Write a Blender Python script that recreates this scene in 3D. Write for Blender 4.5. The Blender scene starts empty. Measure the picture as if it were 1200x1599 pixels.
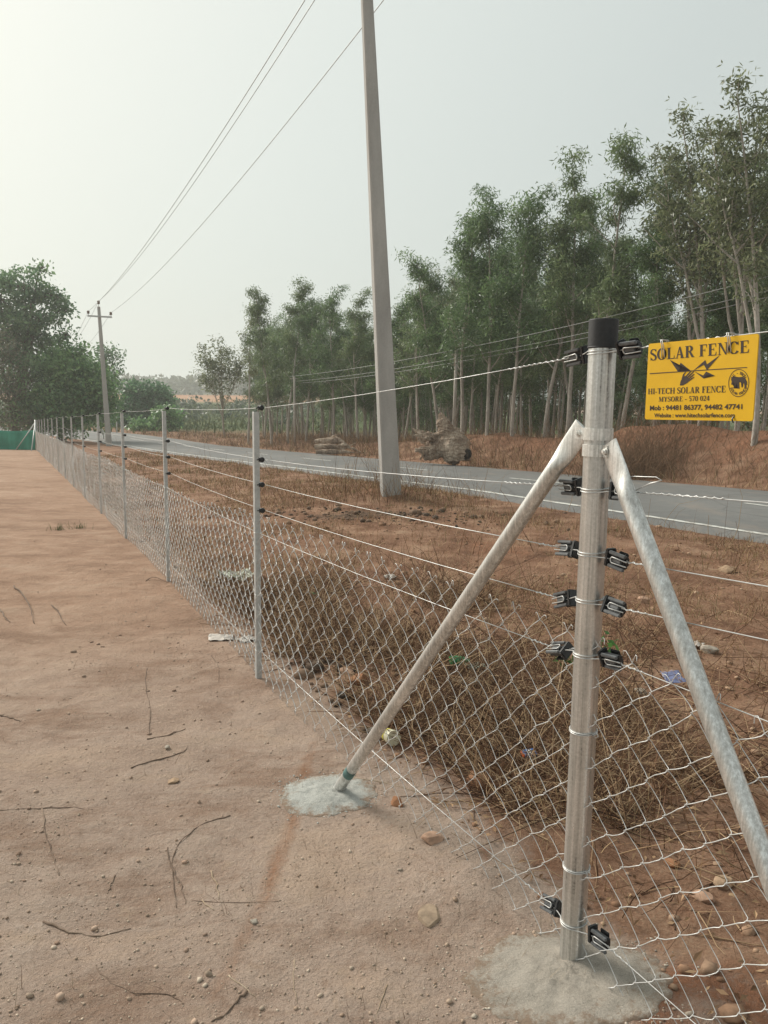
import bpy, bmesh, math, random
import numpy as np
from mathutils import Matrix, Vector
random.seed(5); rng = np.random.default_rng(5)
scene = bpy.context.scene
COL = scene.collection
R = math.radians

# ------------------------------------------------------------------ camera
F, H, PITCH, ROLL = 1202.0, 1.57, R(7.9), R(0.7)
rt = np.array([1, 0, 0.]); up = np.array([0, math.sin(PITCH), math.cos(PITCH)]); fw = np.array([0, math.cos(PITCH), -math.sin(PITCH)])
CR = np.array([math.cos(ROLL)*rt + math.sin(ROLL)*up, -math.sin(ROLL)*rt + math.cos(ROLL)*up, fw])
EYE = np.array([0, 0, H])
def ray(x, y): return np.array([(x-600)/F, -(y-799.5)/F, 1.]) @ CR
def at(x, y, Y):
    d = ray(x, y); return EYE + d*(Y/d[1])
cam = bpy.data.cameras.new('camera'); camo = bpy.data.objects.new('camera', cam); COL.objects.link(camo)
cam.sensor_fit = 'VERTICAL'; cam.sensor_height = 36; cam.sensor_width = 27; cam.lens = F/1599*36
cam.clip_end = 8000; cam.clip_start = .02
camo.matrix_world = Matrix(((CR[0][0], CR[1][0], -CR[2][0], 0), (CR[0][1], CR[1][1], -CR[2][1], 0), (CR[0][2], CR[1][2], -CR[2][2], H), (0, 0, 0, 1)))
scene.camera = camo

# ------------------------------------------------------------------ noise
def _hash(ix, iy, s):
    n = (ix.astype(np.int64)*374761393 + iy.astype(np.int64)*668265263 + s*974634777) & 0x7fffffff
    n = ((n ^ (n >> 13))*1274126177) & 0x7fffffff
    return ((n ^ (n >> 16)) & 0xffff)/65535.0
def vnoise(x, y, s=0):
    x = np.asarray(x, float); y = np.asarray(y, float)
    ix = np.floor(x); iy = np.floor(y); fx = x-ix; fy = y-iy
    fx = fx*fx*(3-2*fx); fy = fy*fy*(3-2*fy)
    a = _hash(ix, iy, s); b = _hash(ix+1, iy, s); c = _hash(ix, iy+1, s); d = _hash(ix+1, iy+1, s)
    return (a*(1-fx)+b*fx)*(1-fy)+(c*(1-fx)+d*fx)*fy
def fbm(x, y, s=0, o=4):
    t = 0; a = .5
    for k in range(o):
        t = t + a*(vnoise(x*2**k, y*2**k, s+k)-.5); a *= .55
    return t
def sstep(a, b, x):
    t = np.clip((np.asarray(x, float)-a)/(b-a), 0, 1); return t*t*(3-2*t)

# ------------------------------------------------------------------ layout of the place
POST = np.array([.547, 1.985])                       # the braced corner post
LP1 = np.array([-.715, 4.31])                        # first line post
NPOST = 14
YEND = 39.9
XEND = at(57, 690, YEND)[0]
FEND = np.array([XEND, YEND])
D0 = (LP1-POST)/np.linalg.norm(LP1-POST)             # direction near part
NEARX = POST - D0*2.64                               # post beside the camera, off the frame
FPATH = np.array([NEARX-D0*.05, POST, LP1, FEND])
FS = np.concatenate([[0], np.cumsum(np.linalg.norm(np.diff(FPATH, axis=0), axis=1))])
def fpath(s): return np.stack([np.interp(s, FS, FPATH[:, 0]), np.interp(s, FS, FPATH[:, 1])], -1)
def fence_x(Y): return np.interp(Y, FPATH[:, 1], FPATH[:, 0])
FDIR = (FEND-LP1)/np.linalg.norm(FEND-LP1); FN = np.array([FDIR[1], -FDIR[0]])
def wdist(X, Y):                                     # distance to the road side of the fence line
    Xf = np.where(Y > YEND, FEND[0]+(Y-YEND)*FDIR[0]/FDIR[1], np.where(Y < NEARX[1], NEARX[0]+(Y-NEARX[1])*D0[0]/D0[1], fence_x(Y)))
    return (X-Xf)*.88
NEAR = np.array([(20.8, -20.), (9.9, 0.), (7.2, 4.95), (4.82, 9.45), (2.3, 13.6), (.6, 16.4), (-1.05, 19.2), (-2.5, 21.8), (-4.3, 24.9), (-6.1, 28.0), (-8.9, 33.0), (-12.2, 39.2), (-15.6, 46.0), (-19.8, 53.2), (-25.5, 60.5), (-34, 67.5), (-46, 74), (-70, 82)])
def resample(P, n):
    s = np.concatenate([[0], np.cumsum(np.linalg.norm(np.diff(P, axis=0), axis=1))])
    q = np.linspace(0, s[-1], n); r = np.stack([np.interp(q, s, P[:, 0]), np.interp(q, s, P[:, 1])], -1)
    for _ in range(6):
        r[1:-1] = (r[:-2]+2*r[1:-1]+r[2:])/4
    return r
NEAR = resample(NEAR, 160)
tg = np.gradient(NEAR, axis=0); tg /= np.linalg.norm(tg, axis=1)[:, None]
RN = np.stack([tg[:, 1], -tg[:, 0]], -1)             # to the right of travel (away from the fence)
RW = np.interp(NEAR[:, 1], [0, 9, 14, 30, 60], [5.7, 5.7, 6.2, 6.5, 6.4])
FAR = NEAR + RN*RW[:, None]
def road_coord(X, Y):                                # signed distance from the near edge; width there
    X = np.asarray(X, float); Y = np.asarray(Y, float); sh = X.shape; x = X.ravel(); y = Y.ravel()
    out = np.empty(x.size); wid = np.empty(x.size)
    for a in range(0, x.size, 20000):
        dx = x[a:a+20000, None]-NEAR[None, :, 0]; dy = y[a:a+20000, None]-NEAR[None, :, 1]
        k = np.argmin(dx*dx+dy*dy, axis=1); ii = np.arange(k.size)
        nn = RN[k]; along = dx[ii, k]*tg[k, 0]+dy[ii, k]*tg[k, 1]
        perp = dx[ii, k]*nn[:, 0]+dy[ii, k]*nn[:, 1]
        over = np.maximum(np.abs(along)-1.5, 0)*((k == 0) | (k == len(NEAR)-1))
        out[a:a+20000] = perp - 0*over; wid[a:a+20000] = RW[k]
    return out.reshape(sh), wid.reshape(sh)
ZF_Y = [-400, 3, 7, 10, 15, 40, 55, 90, 200, 300, 450, 700, 4000]
ZF_Z = [0, 0, -.05, -.11, -.26, -.95, -1.22, -1.0, .9, 5.2, 9.3, 12.5, 14]
ZR_Y = [-400, 4, 15, 30, 50, 55, 75, 90, 200, 300, 450, 700, 4000]
ZR_Z = [.05, 0, -.09, -.55, -1.17, -1.2, -.95, -.9, .9, 5.2, 9.3, 12.5, 14]
def zbase(X, Y):
    w = wdist(X, Y); b = sstep(.6, 4.5, w)
    z = np.interp(Y, ZF_Y, ZF_Z)*(1-b)+np.interp(Y, ZR_Y, ZR_Z)*b
    return np.where(Y > 80, -.95+(z+.95)*(1-.72*sstep(-.12, .12, X/np.maximum(Y, 1))), z)
FOOT = at(512, 1243, 2.95)[:2]
def terrain(X, Y, fine=True, masks=False):
    X = np.asarray(X, float); Y = np.asarray(Y, float)
    z = zbase(X, Y); w = wdist(X, Y); q, wid = road_coord(X, Y); t = q-wid
    onroad = sstep(-.25, .0, q)*(1-sstep(0, .3, t))
    hb = np.interp(Y, [0, 22, 30, 38, 50, 60, 80], [1.0, 1.0, .85, .6, .45, .1, 0])
    lump = fbm(X*.35, Y*.35, 31, 3)
    bank = hb*(sstep(.5, 3.3, t)*(1+.7*lump)-.3*sstep(3.6, 5.5, t))*(1-sstep(30, 60, t))
    ridge = sstep(1.6, 2.8, t)*(1-sstep(3.2, 4.8, t))*np.interp(Y, [0, 19, 24, 33, 36], [.1, .2, .25, .1, 0])
    z = z+bank+ridge
    near = 1-sstep(25, 60, np.hypot(X, Y))
    field = 1-sstep(-.25, .35, w)
    z = z + near*field*(fbm(X*1.3, Y*1.3, 3, 3)*.05+fbm(X*7, Y*7, 9, 3)*.018)
    verge = sstep(.05, .5, w)*(1-onroad)
    z = z + near*verge*(fbm(X*.9, Y*.9, 12, 3)*.09+fbm(X*5, Y*5, 15, 4)*.06)*sstep(.05, .6, np.abs(q)+0)
    # loose soil thrown up behind the corner post
    heap = np.exp(-(((X-.98)/.42)**2+((Y-1.72)/.35)**2))
    z = z + heap*(.07+.07*fbm(X*9, Y*9, 40, 3))
    heap2 = np.exp(-(((X-.3)/.2)**2+((Y-2.42)/.3)**2))
    z = z + heap2*(.03+.05*fbm(X*12, Y*12, 41, 3))
    # heap at the foot of the power pole, row of burnt clods
    ph = np.exp(-(((X-.1)/.8)**2+((Y-13.75)/.55)**2)); z = z + ph*(.18+.1*fbm(X*4, Y*4, 44, 3))
    far = sstep(120, 400, np.hypot(X, Y))
    z = z + far*fbm(X*.006, Y*.006, 50, 3)*6
    z = z - onroad*.05
    if not masks: return z
    br = fbm(X*.8, Y*.8, 60, 4)
    m_grass = np.clip(sstep(.0, .45, w+br*.5)*(1-sstep(3.2, 6, t+br*2)*.45), 0, 1)
    m_red = np.clip(np.maximum.reduce([heap*(.9+2.2*np.clip(fbm(X*7, Y*7, 140, 4)+.1, 0, 1)), heap2*2.6*np.clip(fbm(X*8, Y*8, 141, 4)+.06, 0, 1), .8*np.exp(-(((X-.1)/.9)**2+((Y-13.75)/.8)**2)), sstep(1.3, 2.4, t+br)*(1-sstep(3.2, 4.8, t+br))*np.interp(Y, [0, 15, 28, 33, 36], [.8, .85, .75, .4, 0]), sstep(.1, .3, br)*sstep(.5, 1.5, w)*.75*(1-sstep(-1, 0, q))]), 0, 1)
    ashc = at(560, 800, 11.5); ash = np.exp(-(((X-ashc[0])*.9+(Y-ashc[1])*.35)/1.5)**2-(((Y-ashc[1])-(X-ashc[0])*.25)/.55)**2)*(.6+1.2*br)
    lit = .42*sstep(.15, .6, w)*(1-sstep(1.5, 3.0, w+br))*(Y > 0)*(1-sstep(6, 8, Y))*sstep(1.9, 2.5, Y+.9*w); ash2 = np.exp(-(((X+.25)/.35)**2+((Y-4.9)/.9)**2))*.55
    m_ash = np.clip(np.maximum(np.maximum(ash*1.4, ash2), lit), 0, 1)
    d = np.full(X.shape, 9.)
    strip = [at(492, 1125, 3.45), at(445, 1290, 2.62), at(412, 1400, 2.27), (at(335, 1575, 1.85))]
    S = np.array(strip)[:, :2]
    for a, b in zip(S[:-1], S[1:]):
        ab = b-a; tt = np.clip(((X-a[0])*ab[0]+(Y-a[1])*ab[1])/(ab@ab), 0, 1)
        d = np.minimum(d, np.hypot(X-a[0]-tt*ab[0], Y-a[1]-tt*ab[1]))
    m_strip = np.clip(1-d/(.05+.05*np.abs(fbm(X*6, Y*6, 70, 3))+.012), 0, 1)*(.5+1.2*np.clip(fbm(X*4, Y*4, 71, 2)+.25, 0, 1))
    r = np.hypot(X, Y)
    bandn = fbm(X*.01, Y*.05, 80, 3)
    m_green = sstep(62, 78, Y+6*br)*(1-sstep(205, 235, Y+60*bandn))*sstep(2, 7, t)
    m_orange = sstep(205, 235, Y+60*bandn)*(1-sstep(310, 360, Y+60*bandn))*(1-sstep(-.12, -.04, X/np.maximum(Y, 1)))
    m_far = sstep(310, 360, Y+60*bandn)
    return z, np.clip(np.stack([m_grass, m_red, m_ash, m_strip], -1), 0, 1), np.clip(np.stack([m_green, m_orange, m_far, sstep(2.6, 7.5, Y+1.6*br-.35*X)], -1), 0, 1)
def zt(x, y): return float(terrain(np.array([x]), np.array([y]))[0])
def ground(x, y, Y0=.6, Y1=90):                      # where the line of sight through a pixel meets the ground
    d = ray(x, y); Ys = np.concatenate([np.arange(Y0, 6, .02), np.arange(6, Y1, .1)])
    P = EYE+d*(Ys/d[1])[:, None]; below = P[:, 2] < zbase(P[:, 0], P[:, 1])
    k = int(np.argmax(below)) if below.any() else len(Ys)-1
    for _ in range(2):
        zz = terrain(P[max(0, k-14):k+15, 0], P[max(0, k-14):k+15, 1]); bl = P[max(0, k-14):k+15, 2] < zz
        if bl.any(): k = max(0, k-14)+int(np.argmax(bl))
    p = P[k]; return np.array([p[0], p[1], zt(p[0], p[1])])
def onfence(x, y, off=0.):                           # where it meets the upright plane of the near fence
    d = ray(x, y); n = np.array([D0[1], -D0[0]])
    k = (n@POST+off)/(d[:2]@n); return EYE+d*k

# ------------------------------------------------------------------ mesh helpers
def mk(name, V, faces, mat, parent=None, smooth=False, cols=None, org=None, fcols=None):
    """faces: list of int arrays (n,k)"""
    V = np.asarray(V, float)
    if org is not None: V = V-np.asarray(org)
    me = bpy.data.meshes.new(name)
    faces = [np.asarray(f) for f in faces if len(f)]
    me.vertices.add(len(V)); me.vertices.foreach_set('co', V.ravel())
    nl = sum(f.size for f in faces); me.loops.add(nl)
    me.loops.foreach_set('vertex_index', np.concatenate([f.ravel() for f in faces]).astype(np.int32))
    tot = np.concatenate([np.full(len(f), f.shape[1]) for f in faces]).astype(np.int32)
    me.polygons.add(len(tot)); me.polygons.foreach_set('loop_start', np.concatenate([[0], np.cumsum(tot)[:-1]]).astype(np.int32))
    me.polygons.foreach_set('use_smooth', np.full(len(tot), bool(smooth)))
    if cols is not None:
        for nm, c in cols.items():
            a = me.color_attributes.new(nm, 'FLOAT_COLOR', 'POINT'); c = np.asarray(c, float)
            if c.shape[1] == 3: c = np.concatenate([c, np.ones((len(c), 1))], 1)
            a.data.foreach_set('color', c.ravel())
    me.update(calc_edges=True); me.validate()
    me.materials.append(mat)
    o = bpy.data.objects.new(name, me); COL.objects.link(o)
    if parent is not None: o.parent = parent
    return o
class MB:
    def __init__(s, org=None): s.V = []; s.Fq = []; s.Ft = []; s.n = 0; s.C = []; s.P = []; s.org = org
    def add(s, V, quads=None, tris=None, col=None, polys=None):
        V = np.asarray(V, float).reshape(-1, 3); s.V.append(V)
        if quads is not None and len(quads): s.Fq.append(np.asarray(quads)+s.n)
        if tris is not None and len(tris): s.Ft.append(np.asarray(tris)+s.n)
        for p in polys or []: s.P.append(np.asarray([p])+s.n)
        if col is not None:
            c = np.asarray(col, float); s.C.append(np.broadcast_to(c, (len(V), 3)) if c.ndim == 1 else c)
        s.n += len(V); return s
    def box(s, c, size, rot=None, col=None):
        a = np.array([(x, y, z) for x in (-.5, .5) for y in (-.5, .5) for z in (-.5, .5)])*np.asarray(size)
        if rot is not None: a = a@np.asarray(rot).T
        q = [(0, 1, 3, 2), (4, 6, 7, 5), (0, 4, 5, 1), (2, 3, 7, 6), (0, 2, 6, 4), (1, 5, 7, 3)]
        return s.add(a+np.asarray(c), q, col=col)
    def tube(s, P, r, k=8, cap=True, ref=None, col=None):
        P = np.asarray(P, float); V, q = tubes(P[None], np.broadcast_to(np.asarray(r, float), (len(P),))[None], k, ref)
        base = V; polys = []
        n = len(P)
        if cap: polys = [list(range(k))[::-1], list(range((n-1)*k, n*k))]
        return s.add(base, q, polys=polys, col=col)
    def ring(s, c, axis, R_, r, k=24, j=6, wob=0, col=None):
        axis = np.asarray(axis, float); axis /= np.linalg.norm(axis)
        a = np.cross(axis, [0, 0, 1.] if abs(axis[2]) < .9 else [1., 0, 0]); a /= np.linalg.norm(a); b = np.cross(axis, a)
        th = np.linspace(0, 2*np.pi, k, endpoint=False)
        P = np.asarray(c)+R_*(np.cos(th)[:, None]*a+np.sin(th)[:, None]*b)
        T = -np.sin(th)[:, None]*a+np.cos(th)[:, None]*b; N = np.cos(th)[:, None]*a+np.sin(th)[:, None]*b
        ph = np.linspace(0, 2*np.pi, j, endpoint=False)
        V = P[:, None]+r*(np.cos(ph)[None, :, None]*N[:, None]+np.sin(ph)[None, :, None]*axis)
        i = np.arange(k)[:, None]; jj = np.arange(j)[None]
        q = np.stack([i*j+jj, ((i+1) % k)*j+jj, ((i+1) % k)*j+(jj+1) % j, i*j+(jj+1) % j], -1).reshape(-1, 4)
        return s.add(V.reshape(-1, 3), q, col=col)
    def cyl(s, a, b, r0, r1=None, k=24, col=None): return s.tube([a, b], [r0, r0 if r1 is None else r1], k, col=col)
    def build(s, name, mat, parent=None, smooth=False, org=None):
        V = np.concatenate(s.V); f = []
        if s.Fq: f.append(np.concatenate(s.Fq))
        if s.Ft: f.append(np.concatenate(s.Ft))
        f += s.P
        return mk(name, V, f, mat, parent, smooth, {'Col': np.concatenate(s.C)} if s.C and sum(map(len, s.C)) == len(V) else None, org if org is not None else s.org)
def tubes(P, r, k, ref=None):
    """P (B,N,3), r (B,N) -> verts, quads"""
    B, N = P.shape[:2]
    T = np.gradient(P, axis=1); T /= np.maximum(np.linalg.norm(T, axis=2), 1e-9)[..., None]
    if ref is None:
        m = P[:, -1]-P[:, 0]; m = m/np.maximum(np.linalg.norm(m, axis=1), 1e-9)[:, None]
        e = np.eye(3)[np.argmin(np.abs(m), axis=1)]; ref = e[:, None, :]
    else: ref = np.broadcast_to(np.asarray(ref, float), (B, 1, 3)) if np.asarray(ref).ndim == 1 else ref
    n1 = ref-np.sum(ref*T, 2, keepdims=True)*T; n1 /= np.maximum(np.linalg.norm(n1, axis=2), 1e-9)[..., None]
    n2 = np.cross(T, n1); ph = np.arange(k)*2*np.pi/k
    V = P[:, :, None]+r[:, :, None, None]*(np.cos(ph)[None, None, :, None]*n1[:, :, None]+np.sin(ph)[None, None, :, None]*n2[:, :, None])
    b = np.arange(B)[:, None, None]*N*k; i = np.arange(N-1)[None, :, None]*k; j = np.arange(k)[None, None]
    q = np.stack([b+i+j, b+i+(j+1) % k, b+i+k+(j+1) % k, b+i+k+j], -1).reshape(-1, 4)
    return V.reshape(-1, 3), q
def empty(name, loc, label, cat, group=None):
    o = bpy.data.objects.new(name, None); COL.objects.link(o); o.location = loc; o.empty_display_size = .1
    return tag(o, label, cat, group)
def tag(o, label, cat, group=None, kind=None):
    if label: o['label'] = label
    if cat: o['category'] = cat
    if group: o['group'] = group
    if kind: o['kind'] = kind
    return o
def bevel(o, w, seg=2, smooth=True):
    bm = bmesh.new(); bm.from_mesh(o.data)
    bmesh.ops.remove_doubles(bm, verts=bm.verts, dist=1e-6)
    ed = [e for e in bm.edges if len(e.link_faces) == 2 and e.calc_face_angle(0) > .6]
    if ed: bmesh.ops.bevel(bm, geom=ed, offset=w, segments=seg, affect='EDGES', clamp_overlap=True)
    bm.to_mesh(o.data); bm.free()
    if smooth:
        for p in o.data.polygons: p.use_smooth = True
        o.data.set_sharp_from_angle(angle=R(40))
    return o
def autosmooth(o, a=40):
    for p in o.data.polygons: p.use_smooth = True
    o.data.set_sharp_from_angle(angle=R(a)); return o

# ------------------------------------------------------------------ materials
class NT:
    def __init__(s, name):
        s.m = bpy.data.materials.new(name); s.m.use_nodes = True; s.t = s.m.node_tree; s.t.nodes.clear()
        s.out = s.n('ShaderNodeOutputMaterial')
    def n(s, typ, inp=None, **kw):
        nd = s.t.nodes.new(typ)
        for k, v in kw.items(): setattr(nd, k, v)
        for k, v in (inp or {}).items(): s.set(nd.inputs[k], v)
        return nd
    def set(s, sock, v):
        if isinstance(v, bpy.types.NodeSocket): s.t.links.new(v, sock)
        elif isinstance(v, (tuple, list)) and len(v) == 3 and sock.type == 'RGBA': sock.default_value = (*v, 1)
        else: sock.default_value = v
    def noise(s, scale, vec=None, detail=4, rough=.6, dist=0):
        i = {'Scale': scale, 'Detail': detail, 'Roughness': rough, 'Distortion': dist}
        if vec is not None: i['Vector'] = vec
        return s.n('ShaderNodeTexNoise', i).outputs['Fac']
    def ramp(s, f, stops):
        nd = s.n('ShaderNodeValToRGB', {'Fac': f}); el = nd.color_ramp.elements
        while len(el) < len(stops): el.new(.5)
        for e, (p, c) in zip(el, stops): e.position = p; e.color = (*c, 1) if len(c) == 3 else c
        return nd.outputs['Color']
    def mr(s, f, a, b, c=0., d=1.): return s.n('ShaderNodeMapRange', {0: f, 1: a, 2: b, 3: c, 4: d}).outputs[0]
    def mix(s, f, a, b, mode='MIX'):
        nd = s.n('ShaderNodeMix', data_type='RGBA', blend_type=mode)
        s.set(nd.inputs[0], f); s.set(nd.inputs[6], a); s.set(nd.inputs[7], b); return nd.outputs[2]
    def math(s, op, a, b=0.): 
        nd = s.n('ShaderNodeMath', operation=op); s.set(nd.inputs[0], a); s.set(nd.inputs[1], b); return nd.outputs[0]
    def bump(s, h, st=.5, d=.01, nrm=None):
        i = {'Height': h, 'Strength': st, 'Distance': d}
        if nrm is not None: i['Normal'] = nrm
        return s.n('ShaderNodeBump', i).outputs['Normal']
    def coord(s, kind='Object', scale=None):
        v = s.n('ShaderNodeTexCoord').outputs[kind]
        if scale: v = s.n('ShaderNodeMapping', {'Vector': v, 'Scale': scale}).outputs[0]
        return v
    def pos(s, scale=None):
        v = s.n('ShaderNodeNewGeometry').outputs['Position']
        if scale: v = s.n('ShaderNodeMapping', {'Vector': v, 'Scale': scale}).outputs[0]
        return v
    def attr(s, nm): return s.n('ShaderNodeAttribute', attribute_name=nm)
    def bsdf(s, **kw):
        b = s.n('ShaderNodeBsdfPrincipled')
        for k, v in kw.items(): s.set(b.inputs[k.replace('_', ' ')], v)
        s.t.links.new(b.outputs[0], s.out.inputs[0]); return s.m

def mat_plain(name, col, rough=.6, metal=0., var=.12, scale=20, bump=.0, spec=.5):
    t = NT(name); c = t.pos(); n = t.noise(scale, c, 5)
    dark = tuple(x*(1-var*1.6) for x in col); light = tuple(min(1, x*(1+var)) for x in col)
    kw = dict(Base_Color=t.ramp(n, [(.3, dark), (.7, light)]), Roughness=rough, Metallic=metal, Specular_IOR_Level=spec)
    if bump: kw['Normal'] = t.bump(n, bump, .004)
    return t.bsdf(**kw)
def mat_steel(name, base=.5, scale=1.0, rough=.33, lo=.38):
    t = NT(name); c = t.coord('Object')
    st = t.noise(110, t.coord('Object', (1, 1, .012)), 4, .75); sp = t.noise(140, c, 4, .65); bl = t.noise(9, t.coord('Object', (1, 1, .5)), 4)
    f = t.math('ADD', t.math('MULTIPLY', st, .62), t.math('ADD', t.math('MULTIPLY', sp, .22), t.math('MULTIPLY', bl, .3)))
    col = t.ramp(f, [(.43, (base*lo, base*lo*.97, base*lo*.92)), (.5, (base*.85, base*.84, base*.8)), (.58, (base*1.05, base*1.04, base*1.0)), (.68, (base*1.45, base*1.45, base*1.42))])
    return t.bsdf(Base_Color=col, Metallic=.8, Roughness=t.mr(f, .35, .7, rough+.18, rough-.06), Normal=t.bump(st, .12, .0015))
def mat_wire(name, v, rough=.4, metal=.75):
    t = NT(name); n = t.noise(30, t.pos(), 3)
    return t.bsdf(Base_Color=t.ramp(n, [(.3, (v*.8, v*.8, v*.78)), (.7, (v*1.05, v*1.05, v*1.03))]), Metallic=metal, Roughness=rough)
M = {}
M['steel'] = mat_steel('galvanised_pipe', .58)
M['steel2'] = mat_steel('galvanised_pipe_dull', .6, rough=.4, lo=.66)
M['clamp'] = mat_steel('zinc_clamp', .7, rough=.4)
M['wire'] = mat_wire('bright_wire', .62, .42, .5)
M['link'] = mat_wire('zinc_chain_wire', .66, .42, .35)
M['angle'] = mat_plain('zinc_angle', (.5, .51, .5), .55, .35, .12, 40, .1)
M['black'] = mat_plain('black_plastic', (.018, .019, .021), .38, 0, .25, 60)
M['grey_ins'] = mat_plain('grey_plastic_face', (.11, .115, .12), .4, 0, .2, 80)
M['cap'] = mat_plain('cap_rubber', (.022, .023, .025), .62, 0, .25, 120, .15)
M['poleconc'] = None
def mat_conc(name, c0, c1, sc=1., bump=.35, rim=None):
    t = NT(name); p = t.pos(); a = t.noise(3*sc, t.pos((1, 1, .25)), 5, .65); b = t.noise(45*sc, p, 5, .7); c = t.noise(220*sc, p, 3, .7)
    v = t.n('ShaderNodeTexVoronoi', {'Vector': p, 'Scale': 70*sc}).outputs['Distance']
    f = t.math('ADD', t.math('MULTIPLY', a, .55), t.math('ADD', t.math('MULTIPLY', b, .3), t.math('MULTIPLY', c, .2)))
    col = t.ramp(f, [(.4, c0), (.66, c1)])
    col = t.mix(t.mr(v, .05, .12, .35, 0.), col, tuple(x*.5 for x in c0))
    if rim:
        e_ = t.n('ShaderNodeSeparateColor', {0: t.attr('edge').outputs['Color']}).outputs[0]; n_ = t.noise(28, p, 6, .75)
        g_ = t.noise(300, p, 3, .8); col = t.mix(t.mr(g_, .5, .68, 0, .5), col, tuple(min(1, x*1.35) for x in c1)); col = t.mix(t.mr(g_, .46, .32, 0, .5), col, tuple(x*.55 for x in c0))
        col = t.mix(t.mr(t.math('ADD', e_, t.math('MULTIPLY', t.math('SUBTRACT', n_, .5), 1.5)), .72, 1.0, 0, 1), col, rim)
    return t.bsdf(Base_Color=col, Roughness=.95, Specular_IOR_Level=.2, Normal=t.bump(t.math('ADD', b, t.math('MULTIPLY', c, .6)), bump, .01))
M['poleconc'] = mat_conc('weathered_concrete', (.33, .322, .305), (.47, .462, .44))
M['mix'] = mat_conc('fresh_concrete', (.42, .42, .385), (.64, .64, .595), 2.6, 1., (.34, .25, .185))
M['mix2'] = mat_conc('sandy_concrete', (.42, .37, .31), (.57, .515, .445), 3, 1., (.34, .25, .185))
M['yellow'] = None
t = NT('yellow_sheet'); n1 = t.noise(14, t.coord(), 4); M['yellow'] = t.bsdf(Base_Color=t.ramp(n1, [(.3, (.66, .38, .008)), (.7, (.74, .44, .012))]), Roughness=.45, Specular_IOR_Level=.35)
M['print'] = mat_plain('printed_ink', (.035, .02, .012), .6, 0, .15, 40)
t = NT('road_paint'); p = t.pos(); a = t.noise(7, p, 5, .75); b = t.noise(60, p, 3)
M['line'] = t.bsdf(Base_Color=t.mix(t.mr(t.math('ADD', a, t.math('MULTIPLY', b, .3)), .62, .76, 0, .8), (.6, .6, .56), (.26, .22, .18)), Roughness=.8)
t = NT('asphalt'); p = t.pos(); a = t.noise(.35, t.pos((1, .35, 1)), 4); b = t.noise(160, p, 3, .8); c = t.noise(4, p, 5)
f = t.math('ADD', t.math('MULTIPLY', a, .5), t.math('ADD', t.math('MULTIPLY', b, .25), t.math('MULTIPLY', c, .25)))
du = t.noise(1.1, t.pos((1, .5, 1)), 5, .7); crk = t.n('ShaderNodeTexVoronoi', {'Vector': t.n('ShaderNodeMapping', {'Vector': p, 'Scale': (.35, .5, 1)}).outputs[0], 'Scale': 1.}, feature='DISTANCE_TO_EDGE').outputs['Distance']
ac_ = t.ramp(f, [(.35, (.115, .114, .11)), (.5, (.148, .147, .142)), (.65, (.19, .188, .18))]); ac_ = t.mix(t.mr(du, .52, .72, 0, .45), ac_, (.3, .24, .19)); ac_ = t.mix(t.mr(crk, .012, .0, 0, .35), ac_, (.06, .06, .058))
M['asphalt'] = t.bsdf(Base_Color=ac_, Roughness=.75, Specular_IOR_Level=.35, Normal=t.bump(b, .25, .005))

# ground
t = NT('soil'); p = t.pos()
m1 = t.n('ShaderNodeSeparateColor', {0: t.attr('mask').outputs['Color']}); strip = t.attr('mask').outputs['Alpha']
m2 = t.n('ShaderNodeSeparateColor', {0: t.attr('mask2').outputs['Color']})
big = t.noise(.55, p, 4, .6); mid = t.noise(5, p, 5, .65); fine = t.noise(70, p, 4, .75); grain = t.noise(420, p, 3, .8)
vor = t.n('ShaderNodeTexVoronoi', {'Vector': p, 'Scale': 130., 'Randomness': 1.}); vor2 = t.n('ShaderNodeTexVoronoi', {'Vector': p, 'Scale': 45., 'Randomness': 1.})
f = t.math('ADD', t.math('MULTIPLY', big, .35), t.math('ADD', t.math('MULTIPLY', mid, .35), t.math('MULTIPLY', fine, .3)))
sand = t.ramp(f, [(.36, (.29, .205, .157)), (.47, (.39, .292, .235)), (.55, (.435, .335, .272)), (.64, (.5, .405, .34))])
sand2 = t.ramp(f, [(.36, (.23, .13, .083)), (.47, (.36, .222, .15)), (.55, (.415, .268, .187)), (.64, (.49, .34, .25))])
sand = t.mix(t.attr('mask2').outputs['Alpha'], sand, sand2)
mot = t.noise(1.7, t.pos((.6, 1.3, 1)), 6, .72, .4); clod = t.noise(16, p, 4, .7)
sand = t.mix(t.mr(mot, .5, .62, 0, .62), sand, (.215, .125, .08)); sand = t.mix(t.mr(mot, .47, .36, 0, .5), sand, (.47, .34, .25)); sand = t.mix(t.mr(clod, .56, .72, 0, .5), sand, (.21, .13, .085)); sand = t.mix(t.mr(clod, .42, .3, 0, .4), sand, (.42, .31, .22))
sand = t.mix(t.mr(grain, .5, .68, 0, .75), sand, (.5, .4, .32), 'MIX')
sand = t.mix(t.mr(grain, .45, .3, 0, .65), sand, (.15, .095, .065))
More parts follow.
